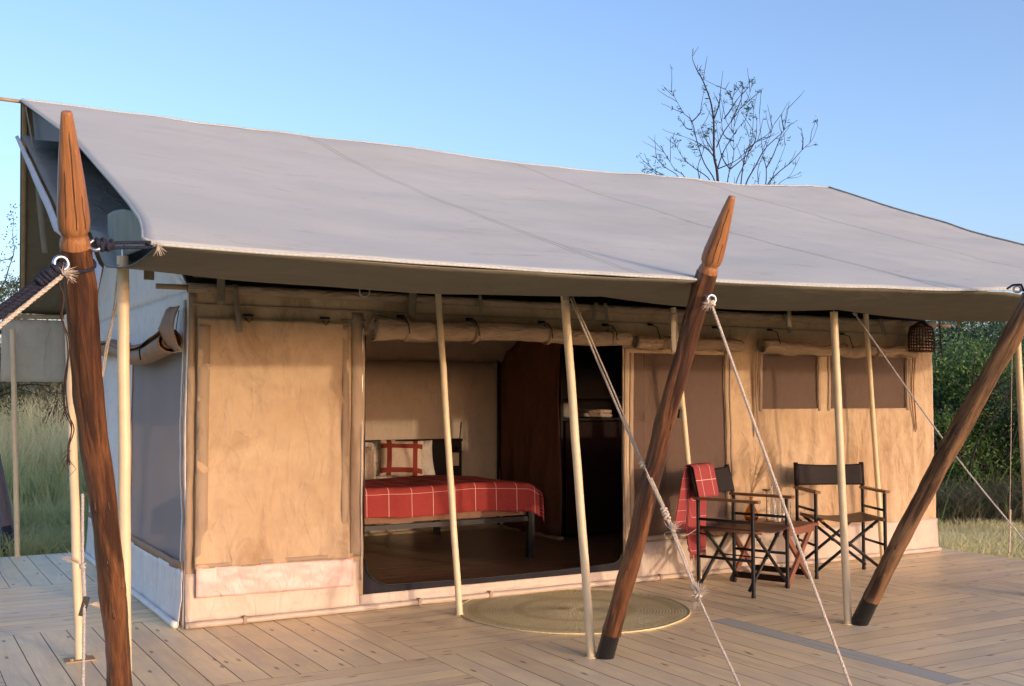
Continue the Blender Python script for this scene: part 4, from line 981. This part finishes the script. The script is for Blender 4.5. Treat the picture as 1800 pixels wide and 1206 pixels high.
o = thing('linen_bag', 'pale green patterned cloth bag on the wardrobe shelf left of the towels', 'bag', (4.40, 2.5, 1.3)); b = B(); rbox(b, 4.33, 4.47, 2.45, 2.6, 1.21, 1.37, 20, k=8); obj('body', b, M['rear'], o)

# ------------------------------------------------------------------ rug
rug = thing('round_rug', 'round braided sisal rug on the deck in front of the doorway', 'rug', (2.40, -.68, 0))
RC = Vector((2.39, -.70, 0)); RR = .765; nr = 38; seg_ = 300
NR = nr*6; rr = np.linspace(0.004, RR, NR+1); th = np.linspace(0, 2*np.pi, seg_, endpoint=False)
ring = rr/RR*nr; phx = ring % 1
RRg, TT = np.meshgrid(rr, th, indexing='ij')
hgt = .006+.0018*np.abs(np.sin(np.pi*ring))[:, None]+.0014*np.sin(TT*(np.floor(ring)[:, None]*6+6)*1.0+np.pi*3*phx[:, None])
hgt[-1] = .001; wob = 1+.012*np.sin(TT*3+1)+.006*np.sin(TT*7)
V = np.stack([RC.x+RRg*wob*np.cos(TT), RC.y+RRg*wob*np.sin(TT), hgt], -1).reshape(-1, 3)
I, J = np.meshgrid(np.arange(NR), np.arange(seg_), indexing='ij'); a0 = I*seg_+J; a1 = I*seg_+(J+1) % seg_
F = np.stack([a0, (I+1)*seg_+J, (I+1)*seg_+(J+1) % seg_, a1], -1).reshape(-1, 4)
np_obj('braid', V, F, M['rug'], rug)
b = B(); b.tube([RC+Vector((math.cos(a)*RR*(1+.012*math.sin(3*a+1)+.006*math.sin(7*a)), math.sin(a)*RR*(1+.012*math.sin(3*a+1)+.006*math.sin(7*a)), .007)) for a in [2*math.pi*i/120 for i in range(120)]], .0055, 6, closed=True, rough=.3); obj('rim', b, M['rug'], rug)

# ------------------------------------------------------------------ director chairs
def chair(cx, cy, th, w_, d, label, lean=.05, backmat='leather', H=.89):
    o = thing('director_chair', label, 'chair', (cx, cy, 0), 'folding leather chairs on the veranda')
    m = Matrix.Translation((cx, cy, 0)) @ Matrix.Rotation(th, 4, 'Z')
    L = lambda x, y, z: m @ Vector((x, y, z)); hx, hy = d/2, w_/2; r = .0145
    for sx, sy in ((1, 1), (1, -1), (-1, 1), (-1, -1)):
        b = B(); top = .66
        b.tube([L(sx*hx, sy*hy, 0.0), L(sx*hx, sy*hy, .02), L(sx*hx, sy*hy, .021), L(sx*hx, sy*hy, top)], [r*1.15, r*1.15, r, r], 10); obj('leg', b, M['iron'], o, auto=50)
        if sx < 0:
            b = B(); b.tube([L(-hx, sy*hy, .655), L(-hx-lean*.25, sy*hy, .70), L(-hx-lean, sy*hy, H)], r*1.1, 10); obj('back_post', b, M['iron'], o, auto=50)
    for sy in (1, -1):
        b = B(); vs = []
        P = [(-hx-.03, .018), (-hx, .02), (0, .022), (hx, .024), (hx+.045, .026), (hx+.055, .02)]
        for x, hw in P:
            for yy, zz in ((-hw, .664), (hw, .664), (hw, .684), (-hw, .684)): vs.append(L(x, sy*hy+yy, zz))
        fl_ = [(x*1.0, x, 0) for x, hw in P for _ in range(4)]
        fs = [(4*i+k, 4*(i+1)+k, 4*(i+1)+(k+1) % 4, 4*i+(k+1) % 4) for i in range(5) for k in range(4)]+[(3, 2, 1, 0), (20, 21, 22, 23)]
        b.add(vs, fs, fl_); obj('armrest', b, M['arm'], o, sm=False)
        for z in (.525, .255):
            b = B(); b.tube([L(-hx, sy*hy, z), L(hx, sy*hy, z)], .0105, 8); obj('side_rail', b, M['iron'], o)
        b = B(); b.tube([L(-hx-.01, sy*(hy-.035), .455), L(hx+.05, sy*(hy-.035), .455)], .013, 8); obj('seat_rail', b, M['arm'], o)
        b = B(); b.tube([L(-hx, sy*hy, .425), L(-hx+.12, sy*hy, .41)], .007, 6); obj('bracket', b, M['iron'], o)
    for sx in (1, -1):
        for sy in (1, -1):
            b = B(); x = sx*(hx-.02)-(.012*sy); b.tube([L(x, -sy*(hy-.0), .045), L(x, sy*(hy-.045), .445)], .0125, 8)
            b.tube([L(x-.012, sy*(hy-.10), .40), L(x+.014, sy*(hy-.10), .40)], .014, 6)
            obj('cross_brace', b, M['iron'], o)
    b = B(); b.tube([L(-hx+.02, 0, .245), L(hx-.02, 0, .245)], .005, 6); obj('pivot_rod', b, M['iron'], o)
    b = B(); b.grid(lambda u, v: L(-hx-.0+(2*hx+.05)*u+.0, (hy-.022)*(2*v-1), .470-.028*math.sin(math.pi*v)-.006*math.sin(math.pi*u)*math.sin(math.pi*v)+.002*nz(u*5, v*5)), 16, 20); obj('seat', b, M['seat'], o, solid=.006)
    b = B(); b.grid(lambda u, v: L(-hx-lean*(.15+.85*v)-.018*math.sin(math.pi*u)+.014, (hy+.004)*(2*u-1), .695+(H-.70)*v-.012*math.sin(math.pi*u)*v), 20, 10); obj('backrest', b, M[backmat], o, solid=.008)
    for sy in (1, -1):
        b = B(); b.tube([L(-hx-lean*.15, sy*hy, .69), L(-hx-lean, sy*hy, H+.005)], .019, 10); obj('backrest_sleeve', b, M[backmat], o)
    return o, L
cl, LL = chair(3.898, -.676, -1.226, .532, .441, 'left folding chair with a red check throw over its dark leather back', .06)
cr, LR = chair(5.067, -.520, -2.0096, .559, .425, 'right folding chair with bare dark brown leather back and seat', .02, H=.875)
# throw over the left chair's back
th_ = thing('chair_throw', 'red throw with white lines and fringe draped over the back of the left chair', 'throw', tuple(LL(-.22, -.2, .9)))
hx, hy = .22, .266
def ctf(u, v):
    # u across (0 near the outer side .. 1 towards the middle); v from front lower edge over the top to the back hem
    s_ = v*1.18; yy = -hy-.015+.29*u
    if s_ < .22: x = -hx-.06*(.2+.8*s_/.22)+.030; z = .68+(.90-.68)*s_/.22
    elif s_ < .28: a = (s_-.22)/.06*math.pi; x = -hx-.060-.012+.032*math.cos(a); z = .90+.018*math.sin(a)
    else:
        t = s_-.28; k = min(1, max(0, (u-.30)/.15)); x = -hx-.098-.015*t-.010*math.sin(u*16+1)*min(1, t*5); z = .90-t*(.46+.27*k)
        yy -= .13*t*(1-u)*(1-.5*k)
    return LL(x, yy, z)
b = B(); b.grid(ctf, 30, 60, flow=lambda u, v: (u*.30, v*1.18, 0)); obj('cloth', b, M['redchair'], th_, solid=.006)
b = B()
for k in range(30):
    p = Vector(ctf(k/29, 1)); b.tube([p, p+Vector((random.uniform(-.006, .006), 0, -.02)), p+Vector((random.uniform(-.012, .012), 0, -.045))], [.0035, .004, .001], 4)
obj('fringe', b, M['redchair'], th_)

# ------------------------------------------------------------------ table with vase, glasses
tm = Matrix.Translation((4.38, -.45, 0)) @ Matrix.Rotation(math.atan2(.215, .52), 4, 'Z'); T = lambda x, y, z: tm @ Vector((x, y, z)); ht = .28
tab = thing('side_table', 'reddish brown folding wooden table standing between the two chairs', 'table', (4.38, -.45, 0))
for k in range(5):
    y0 = -ht+.112*k; b = B(); b.box(-ht, ht, y0+.002, y0+.110, .418, .438, tm); obj('slat', b, M['tablewood'], tab, sm=False)
for s_ in (-1, 1):
    b = B(); b.box(-ht+.01, ht-.01, s_*(ht-.03)-.01, s_*(ht-.03)+.01, .375, .417, tm); obj('apron', b, M['tablewood'], tab, sm=False)
for sy in (-1, 1):
    for sx in (-1, 1):
        yy = sy*(ht-.055)+.013*sx
        b = B(); b.bar(T(sx*.25, yy, .0), T(-sx*.22, yy, .40), .022, .045, up=tuple((T(0, 1, 0)-T(0, 0, 0)).cross(Vector((sx*.47, 0, -.4))))); obj('leg', b, M['tablewood'], tab, sm=False)
for sx in (-1, 1):
    b = B(); b.bar(T(sx*.205, -.22, .05), T(sx*.205, .22, .05), .018, .045); obj('stretcher', b, M['reddark'], tab, sm=False)
def glassware(name, label, c, prof, mat, cat, inner=None, extra=None):
    o = thing(name, label, cat, c); b = B(); b.lathe(prof, 28, Matrix.Translation(c)); obj('body', b, M[mat], o, auto=60); return o
TZ = .4385
vc = (4.36, -.26, TZ)
vase = glassware('vase', 'round amber glass vase with a thin neck on the table behind the left armrest', vc, [(.03, 0), (.045, .005), (.056, .03), (.055, .055), (.040, .09), (.022, .12), (.012, .145), (.010, .175), (.016, .188), (.012, .188), (.007, .170), (.010, .145), (.020, .118), (.037, .088), (.050, .055), (.051, .03), (.04, .010), (.0, .008)], 'amber', 'vase')
st = thing('dried_grass', 'dried feathery grass stems standing in the amber vase', 'dried grass', (vc[0], vc[1], TZ+.1))
b = B()
for k in range(26):
    a = random.uniform(-.25, .85); q = random.uniform(-.35, .35); Lg = random.uniform(.22, .42); p0 = Vector((vc[0], vc[1], TZ+.03)); p1_ = p0+Vector((random.uniform(-.004, .004), random.uniform(-.004, .004), .155)); d = Vector((a*.62, q*.4-.1, .9)).normalized()
    p2_ = p1_+d*Lg*.6; p3_ = p2_+(d+Vector((.25*a, 0, -.15))).normalized()*Lg*.5; P = smooth([p0, p1_, p2_, p3_], 4); b.tube(P, .0014, 4)
    for j in range(26):
        c = P[-1].lerp(P[-6], random.random()); e_ = c+Vector((random.gauss(0, .014), random.gauss(0, .014), random.uniform(.0, .03))); b.tube([c, e_], [.0010, .0005], 3, caps=False)
obj('stem', b, M['straw'], st)
tum = [(.030, 0), (.034, .003), (.036, .06), (.038, .15), (.0355, .15), (.0335, .06), (.031, .012), (0, .011)]
glassware('tumbler', 'tall clear glass tumbler nearest the amber vase on the table', (4.48, -.43, TZ), tum, 'glass', 'glass')
glassware('tumbler', 'tall clear glass tumbler at the right end of the table', (4.60, -.40, TZ), tum, 'glass', 'glass')
glassware('carafe', 'clear glass carafe with a narrow neck between the tumblers', (4.54, -.30, TZ), [(.035, 0), (.042, .01), (.043, .12), (.03, .17), (.014, .20), (.013, .27), (.016, .275), (.012, .275), (.010, .20), (.026, .165), (.039, .12), (.038, .015), (0, .014)], 'glass', 'carafe')
o = thing('stopper_dish', 'small brown wooden dish on a thin stem standing behind the tumblers', 'dish', (4.44, -.35, TZ)); b = B(); b.lathe([(.03, 0), (.03, .004), (.004, .01), (.004, .235), (.03, .242), (.036, .250), (.034, .252), (.0, .245)], 20, Matrix.Translation((4.44, -.35, TZ))); obj('stand', b, M['arm'], o, auto=50)

# ------------------------------------------------------------------ wicker lantern at the right end of the wall
lan = thing('wicker_lantern', 'dark woven cage lantern hanging at the right end of the tent header', 'lantern', (6.50, -.16, 1.96))
LX, LY = 6.50, -.17
for k in range(9):
    z = 1.84+.022*k*1.25; b = B(); R2 = .135 if z < 1.98 else .135*math.sqrt(max(.05, 1-((z-1.98)/.13)**2)); b.tube([(LX+R2*math.cos(a), LY+R2*.7*math.sin(a), z) for a in [2*math.pi*i/24 for i in range(24)]], .005, 5, closed=True); obj('hoop', b, M['wicker'], lan)
b = B()
for k in range(26):
    a = 2*math.pi*k/26; P = [(LX+.135*math.cos(a), LY+.095*math.sin(a), z) for z in (1.83, 1.90, 1.98)]+[(LX+.115*math.cos(a), LY+.08*math.sin(a), 2.05), (LX+.02*math.cos(a), LY+.015*math.sin(a), 2.105)]; b.tube(P, .0045, 5)
obj('cane', b, M['wicker'], lan); b = B(); b.lathe([(.132, 0), (.132, .006)], 24, Matrix.Translation((LX, LY, 1.828)) @ Matrix.Diagonal((1, .7, 1, 1))); obj('base', b, M['wicker'], lan)
b = B(); b.lathe([(.03, 0), (.034, .05), (.03, .06)], 16, Matrix.Translation((LX, LY, 1.90))); obj('lamp_holder', b, M['cream'], lan)
o = thing('hanging_hook', 'dark cord with hook hanging off the tent right corner', 'cord', (6.9, -.05, 2.05)); b = B(); b.tube(smooth([(6.93, -.03, 2.09), (6.935, -.03, 1.95), (6.95, -.03, 1.84), (6.97, -.03, 1.80)], 4), .008, 6); obj('cord', b, M['twig'], o)

# ------------------------------------------------------------------ vegetation
def blades(n, xy, h, wdt, lean, rs):
    """bent grass blades: 2 quads each"""
    x, y = xy; a = rs.uniform(0, 2*np.pi, n); hh = h*rs.uniform(.45, 1.15, n); la = rs.uniform(0, 2*np.pi, n); ll = lean*hh*rs.uniform(.2, 1.2, n)
    dx, dy = np.cos(a)*wdt/2, np.sin(a)*wdt/2; lx, ly = np.cos(la)*ll, np.sin(la)*ll
    z0 = GZ-.02+0*x
    V = np.stack([np.stack([x-dx, y-dy, z0], -1), np.stack([x+dx, y+dy, z0], -1), np.stack([x+dx*.8+lx*.35, y+dy*.8+ly*.35, z0+hh*.6], -1), np.stack([x-dx*.8+lx*.35, y-dy*.8+ly*.35, z0+hh*.6], -1),
                  np.stack([x+lx+dx*.1, y+ly+dy*.1, z0+hh], -1), np.stack([x+lx-dx*.1, y+ly-dy*.1, z0+hh], -1)], 1).reshape(-1, 3)
    o = np.arange(n)[:, None]*6; F = np.concatenate([o+np.array([0, 1, 2, 3]), o+np.array([3, 2, 4, 5])], 0); return V, F
def field(name, n, x0, x1, d0, d1, h, wdt, lean, mat, label, cond=None):
    """scatter over a sector seen from the veranda: px range x0..x1, distance d0..d1"""
    d = np.sqrt(rng.uniform(d0*d0, d1*d1, n)); px = rng.uniform(x0, x1, n)
    c = (px-900)/CF*d; x = CP.x+CR[0][0]*c+CR[0][2]*d; y = CP.y+CR[1][0]*c+CR[1][2]*d
    keep = ~((x > -3.2) & (x < 7.1) & (y < 3.95)); x, y = x[keep], y[keep]
    cl = np.array([nz(float(a)*.8, float(c_)*.8) for a, c_ in zip(x[::1], y[::1])]) if len(x) < 90000 else 0
    hm = 1+.7*cl; V, F = blades(len(x), (x, y), h*hm, wdt, lean, rng)
    o = np_obj(name, V, F, mat, kind='stuff'); o['label'] = label; o['category'] = 'grass'; return o
field('tall_grass', 26000, -140, 260, 17, 27, 1.15, .022, .5, M['grass_dry'], 'tall pale dry grass on the plain behind the left of the deck')
field('tall_grass', 9000, -140, 260, 14.5, 22, .75, .018, .6, M['grass_green'], 'green tufts at the foot of the tall grass on the left')
field('short_grass', 60000, -140, 300, 10.0, 18, .16, .012, .8, M['grass_green'], 'short mown green grass behind the left edge of the deck')
field('short_grass', 14000, -140, 300, 10.2, 13, .34, .012, .8, M['grass_green'], 'longer green tufts around the log behind the deck')
field('short_grass', 60000, 1560, 1960, 9.5, 17, .15, .010, .8, M['grass_dry'], 'short pale grass beyond the right edge of the deck')
field('tall_grass', 22000, 1600, 1960, 13.5, 17, .55, .014, 1.3, M['leaf_grey'], 'tangled grey green undergrowth at the foot of the right bushes')

def leaves(n, cen, rad, size, rs, flat=1.0, clumps=40, cs=.35, shell=.4):
    """leaf quads in clumps spread through an uneven crown volume"""
    cen = np.array(cen); rad = np.array(rad)
    q = rs.normal(size=(clumps, 3)); q /= np.linalg.norm(q, axis=1)[:, None]; cc = cen+q*rad*(rs.uniform(shell, 1.0, (clumps, 1)))
    k = rs.integers(0, clumps, n); P = cc[k]+rs.normal(size=(n, 3))*cs*rad.mean()*rs.uniform(.4, 1.2, (clumps,))[k][:, None]
    a = rs.normal(size=(n, 3)); a /= np.linalg.norm(a, axis=1)[:, None]; b_ = np.cross(a, rs.normal(size=(n, 3))); b_ /= np.linalg.norm(b_, axis=1)[:, None]
    s_ = size*rs.uniform(.5, 1.3, (n, 1)); V = np.stack([P-a*s_, P+b_*s_*.4, P+a*s_, P-b_*s_*.4], 1).reshape(-1, 3)
    V[:, 2] = np.maximum(V[:, 2], GZ+.01)
    return V, np.arange(n*4).reshape(-1, 4)
def wander(p, d, L, n, j, up=0):
    P = [Vector(p)]; d = Vector(d).normalized()
    for i in range(n):
        d = (d+Vector((random.gauss(0, j), random.gauss(0, j), random.gauss(0, j)+up))).normalized(); P.append(P[-1]+d*L/n)
    return P
def shrub(px, depth, w_, h_, n, mat, label, size=.045, group=None, cat='bush', name='bush', clumps=50, zc=None, twigs=60, cs=.15):
    c0 = atd(px, 702, depth); base = Vector((c0.x, c0.y, GZ)); o = thing(name, label, cat, base, group)
    cz = GZ+h_*.52 if zc is None else zc
    V, F = leaves(n, (c0.x, c0.y, cz), (w_/2, w_/2, h_*.48), size, rng, clumps=clumps, cs=cs)
    np_obj('foliage', V, F, mat, o)
    b = B()
    for k in range(twigs):
        a = random.uniform(0, 6.28); d = Vector((math.cos(a)*.6, math.sin(a)*.6, random.uniform(.5, 1.4)))
        P = wander(base+Vector((random.gauss(0, .12), random.gauss(0, .12), 0)), d, h_*random.uniform(.6, 1.15), 8, .16); b.tube(P, [.022*(1-i/10) for i in range(9)], 5, caps=False)
        for q in range(3):
            i = random.randint(2, 7); P2 = wander(P[i], Vector((random.gauss(0, 1), random.gauss(0, 1), random.uniform(-.2, 1))), h_*.35, 5, .25); b.tube(P2, [.008*(1-j/6) for j in range(6)], 4, caps=False)
    obj('stem', b, M['twig'], o)
    if mat in (M['leaf_green'], M['leaf_dark']) and px < 1860:
        nb_ = 260; bx = c0.x+rng.normal(size=nb_)*w_*.28; by = c0.y-.35*w_+rng.normal(size=nb_)*.3; Vb, Fb = blades(nb_, (bx, by), h_*rng.uniform(.15, .55, nb_), .014, .9, rng); np_obj('shoot', Vb, Fb, mat, o)
    return o
G1 = 'bushes behind the right end of the tent'
shrub(1672, 15.0, 2.3, 2.55, 52000, M['leaf_green'], 'bright green bush right against the tent right corner', .028, G1, clumps=80)
shrub(1745, 16.0, 2.6, 2.3, 46000, M['leaf_green'], 'broad mid green bush seen between the tent corner and the right post', .028, G1, clumps=70)
shrub(1830, 15.0, 2.6, 2.4, 34000, M['leaf_dark'], 'dark green bush at the right edge of the view', .03, G1, clumps=60)
shrub(1690, 17.8, 3.2, 3.35, 40000, M['leaf_dark'], 'tall dark thicket rising behind the bright green bush', .032, G1, clumps=110, cs=.14)
shrub(1790, 18.5, 3.4, 3.1, 34000, M['leaf_dark'], 'tall open dark thicket with sky between twigs at the upper right', .032, G1, clumps=90, cs=.14)
shrub(1890, 18.0, 3.4, 3.2, 9000, M['leaf_dark'], 'dark thicket just past the right edge of the view', .05, G1, clumps=60)
G2 = 'low grey scrub along the left horizon'
labs = ['grey green scrub bush at the far left horizon under the flap', 'brownish scrub bush behind the dead stump', 'grey scrub bush right of the dead stump', 'dark scrub bush farther back behind the left pole', 'scrub bush hidden behind the tent left wall']
for (px, dp, w_, h_), lb in zip(((-20, 30, 4.5, 2.6), (60, 32, 4.5, 2.4), (125, 30, 4.5, 2.6), (20, 27, 3.0, 1.9), (200, 31, 5, 2.6)), labs):
    shrub(px, dp, w_, h_, 11000, M['leaf_grey'], lb, .08, G2, clumps=50, twigs=18)
# dead stump
sb = atd(97, 770, 21.0); sb.z = GZ; so = thing('dead_stump', 'broken reddish brown dead tree stump standing in the tall grass on the left', 'stump', sb)
b = B(); b.tube([sb+Vector((.03*nz(k), .0, k*.2)) for k in range(8)], [.19, .17, .17, .18, .19, .22, .25, .10], 14, rough=.35, k=3); b.tube([sb+Vector((.10+.02*k, 0, k*.2)) for k in range(7)], [.12, .10, .1, .1, .1, .09, .05], 10, rough=.3, k=5); obj('trunk', b, plain('red_brown_bark', (.13, .065, .05), .9, .1, .4, 14, .8), so)
b = B()
for k in range(60):
    p = sb+Vector((random.gauss(.03, .14), random.gauss(0, .12), random.uniform(.9, 1.55))); b.tube(wander(p, (random.gauss(0, 1), random.gauss(0, 1), random.gauss(.3, .5)), random.uniform(.2, .5), 4, .3), [.014, .011, .008, .005, .002], 4, caps=False)
obj('branch', b, M['bark'], so)
# log
lc = at(66, 962, 2, GZ+.05); lo = thing('fallen_log', 'short grey weathered log lying on the grass just behind the deck', 'log', lc)
ld = Vector((.87, -.5, 0)); b = B(); b.tube([lc+ld*(-.26+.52*k/12)+Vector((0, 0, .03*math.sin(k*.26)+.02)) for k in range(13)], [.03, .07, .085, .095, .10, .105, .10, .095, .085, .075, .06, .045, .02], 12, rough=.45, k=8); obj('trunk', b, M['deadwood'], lo)
# left acacia
ac = atd(-55, 500, 21); ac.z = GZ; ao = thing('acacia_tree', 'thorny green acacia with fine twigs at the far left edge behind the tent', 'tree', ac)
b = B(); tips = []; b.tube([ac, ac+Vector((.05, 0, 1.2)), ac+Vector((.0, 0, 2.4))], [.16, .12, .10], 8)
for k in range(26):
    a = random.uniform(0, 6.28); P = wander(ac+Vector((0, 0, random.uniform(1.3, 2.5))), Vector((math.cos(a), math.sin(a), random.uniform(.3, 1.3))), random.uniform(1.6, 2.8), 9, .15); b.tube(P, [.045*(1-i/10.5) for i in range(10)], 5, caps=False)
    for q in range(7):
        i = random.randint(3, 9); P2 = wander(P[i], Vector((random.gauss(0, 1), random.gauss(0, 1), random.gauss(.2, .6))), .9, 5, .25); b.tube(P2, [.012*(1-j/6) for j in range(6)], 4, caps=False); tips += P2[1:]
obj('branch', b, M['twig'], ao)
tp = np.array([tuple(t) for t in tips]); k = rng.integers(0, len(tp), 17000); Pp = tp[k]+rng.normal(size=(17000, 3))*.09
a = rng.normal(size=(17000, 3)); a /= np.linalg.norm(a, axis=1)[:, None]; b_ = np.cross(a, rng.normal(size=(17000, 3))); b_ /= np.linalg.norm(b_, axis=1)[:, None]; s_ = .032
np_obj('foliage', np.stack([Pp-a*s_, Pp+b_*s_*.4, Pp+a*s_, Pp-b_*s_*.4], 1).reshape(-1, 3), np.arange(68000).reshape(-1, 4), M['leaf_acacia'], ao)
# bare tree behind the roof
D = 15.5; tb = atd(1262, 702, D); tb.z = GZ; to = thing('bare_tree', 'nearly leafless dark twigged tree rising behind the roof ridge', 'tree', tb)
lim = [[(750, 1110), (740, 1000), (720, 900), (718, 700), (715, 600), (690, 450), (630, 290), (580, 200), (545, 110), (547, 30)], [(720, 600), (760, 480), (775, 350), (792, 210)],
 [(740, 830), (790, 720), (860, 620), (930, 520), (1000, 420), (1040, 270)], [(800, 600), (870, 500), (870, 440), (905, 300)], [(870, 440), (840, 390), (805, 350)], [(860, 620), (940, 440), (955, 300)],
 [(725, 1105), (640, 960), (580, 780), (540, 620), (470, 550), (420, 460), (375, 380)], [(540, 620), (600, 560), (628, 495)], [(540, 685), (490, 670), (430, 575)], [(830, 1110), (850, 1010), (880, 900), (880, 700), (890, 600)], [(850, 1010), (790, 920), (760, 800), (740, 640)],
 [(940, 1120), (960, 960), (985, 860), (1030, 740), (1045, 520), (1080, 360)], [(980, 1130), (1060, 980), (1130, 850), (1220, 760), (1290, 690), (1300, 600), (1315, 520)], [(1140, 1140), (1145, 1000), (1120, 900), (1100, 700), (1090, 560)],
 [(1155, 1140), (1240, 1040), (1350, 950), (1440, 850), (1520, 770), (1565, 650)], [(1440, 850), (1445, 770), (1430, 670)], [(1145, 1000), (1200, 900), (1240, 800), (1290, 690), (1400, 610)], [(1080, 1140), (1080, 1000), (1150, 820), (1210, 640)],
 [(600, 1090), (590, 980), (640, 820), (600, 700)], [(690, 1105), (560, 1000), (480, 930), (420, 840), (385, 750)], [(480, 1075), (400, 1010), (350, 930), (305, 860)], [(430, 1075), (330, 1000), (270, 940), (245, 915)], [(290, 1060), (210, 1000), (150, 880)], [(250, 1055), (190, 1010), (140, 960)],
 [(900, 1120), (960, 980), (1000, 880), (1010, 780), (970, 620)], [(750, 1000), (800, 860), (900, 700), (970, 610)], [(1240, 1140), (1340, 1060), (1420, 910)], [(1170, 1140), (1270, 900), (1305, 800)], [(740, 940), (680, 860), (600, 800), (520, 760), (445, 735)], [(1000, 840), (1100, 760), (1170, 750)], [(1290, 690), (1265, 560)],
 [(880, 780), (800, 730), (780, 600)], [(900, 700), (880, 720), (820, 620)], [(720, 870), (650, 760), (610, 650)], [(1010, 860), (1060, 760), (1070, 580)], [(850, 1010), (960, 920), (1080, 820)], [(740, 1010), (860, 960), (960, 900)]]
b = B(); tipl = []
root = tb+Vector((0, 0, 1.6))
tr = atd(1262, 322, D); b.tube([tb, tb+Vector((.03, 0, 1.3)), (tb+Vector((0, 0, 1.4))).lerp(tr, .6), tr], [.11, .09, .06, .04], 8)
for li, L in enumerate(lim):
    dz = random.uniform(-.5, .5); pts = []; base_low = L[0][1] > 1040
    for i, (x, y) in enumerate(L):
        t = i/(len(L)-1); pts.append(atd(1100+x*.2155, 80+y*.2155, D+dz*(t if not base_low else 1)*.9))
    if base_low: pts = dens([root+Vector((0, 0, random.uniform(-.5, .3))), pts[0]], .3)[:-1]+pts
    P = smooth(pts, 4); r0 = .021 if base_low else .010
    if li == 0: r0 = .038
    n = len(P); b.tube(P, [max(.0028, r0*(1-i/n)**.8) for i in range(n)], 5, caps=False)
    for q in range(int(n*.45)):
        i = random.randint(2, n-1); t = (P[min(i+1, n-1)]-P[i-1]).normalized(); s_ = Vector((random.gauss(0, 1), random.gauss(0, 1), random.gauss(0, .5))); s_ = (s_-t*s_.dot(t)).normalized()
        if pts[0] is not None and P[i].z < 2.0: continue
        L2 = random.choice([.04, .06, .08, .2, .35]); P2 = wander(P[i], t*.8+s_*.6, L2, 4, .07, .06); b.tube(P2, [.0045, .004, .0035, .003, .002], 4, caps=False)
        if random.random() < .33: tipl.append(P2[-1])
obj('branch', b, M['twig'], to)
for (x, y, n) in ((640, 690, 60), (1000, 540, 70), (1010, 490, 30), (870, 490, 40), (960, 300, 20), (560, 850, 50), (630, 240, 18), (700, 470, 20), (170, 1000, 50), (270, 930, 40), (410, 790, 30), (260, 1050, 40), (430, 500, 16), (640, 330, 10), (720, 680, 40), (480, 950, 20), (1290, 820, 10)):
    for k in range(n//5): tipl.append(atd(1100+(x+random.gauss(0, 22))*.2155, 80+(y+random.gauss(0, 32))*.2155, D+random.gauss(0, .2)))
lb = B()
for t in tipl:
    for k in range(4):
        d = Vector((random.gauss(0, 1), random.gauss(0, 1), random.gauss(-.2, .6))).normalized()*.038; s_ = d.cross(Vector((random.gauss(0, 1), random.gauss(0, 1), 1))).normalized()*.007; p = t+Vector((random.gauss(0, .02), random.gauss(0, .02), random.gauss(0, .02)))
        lb.add([p-d, p+s_, p+d, p-s_], [(0, 1, 2, 3)])
obj('leaf_cluster', lb, M['leaf_dark'], to, sm=False)
for o in bpy.data.objects:
    if '_world' in o: del o['_world']
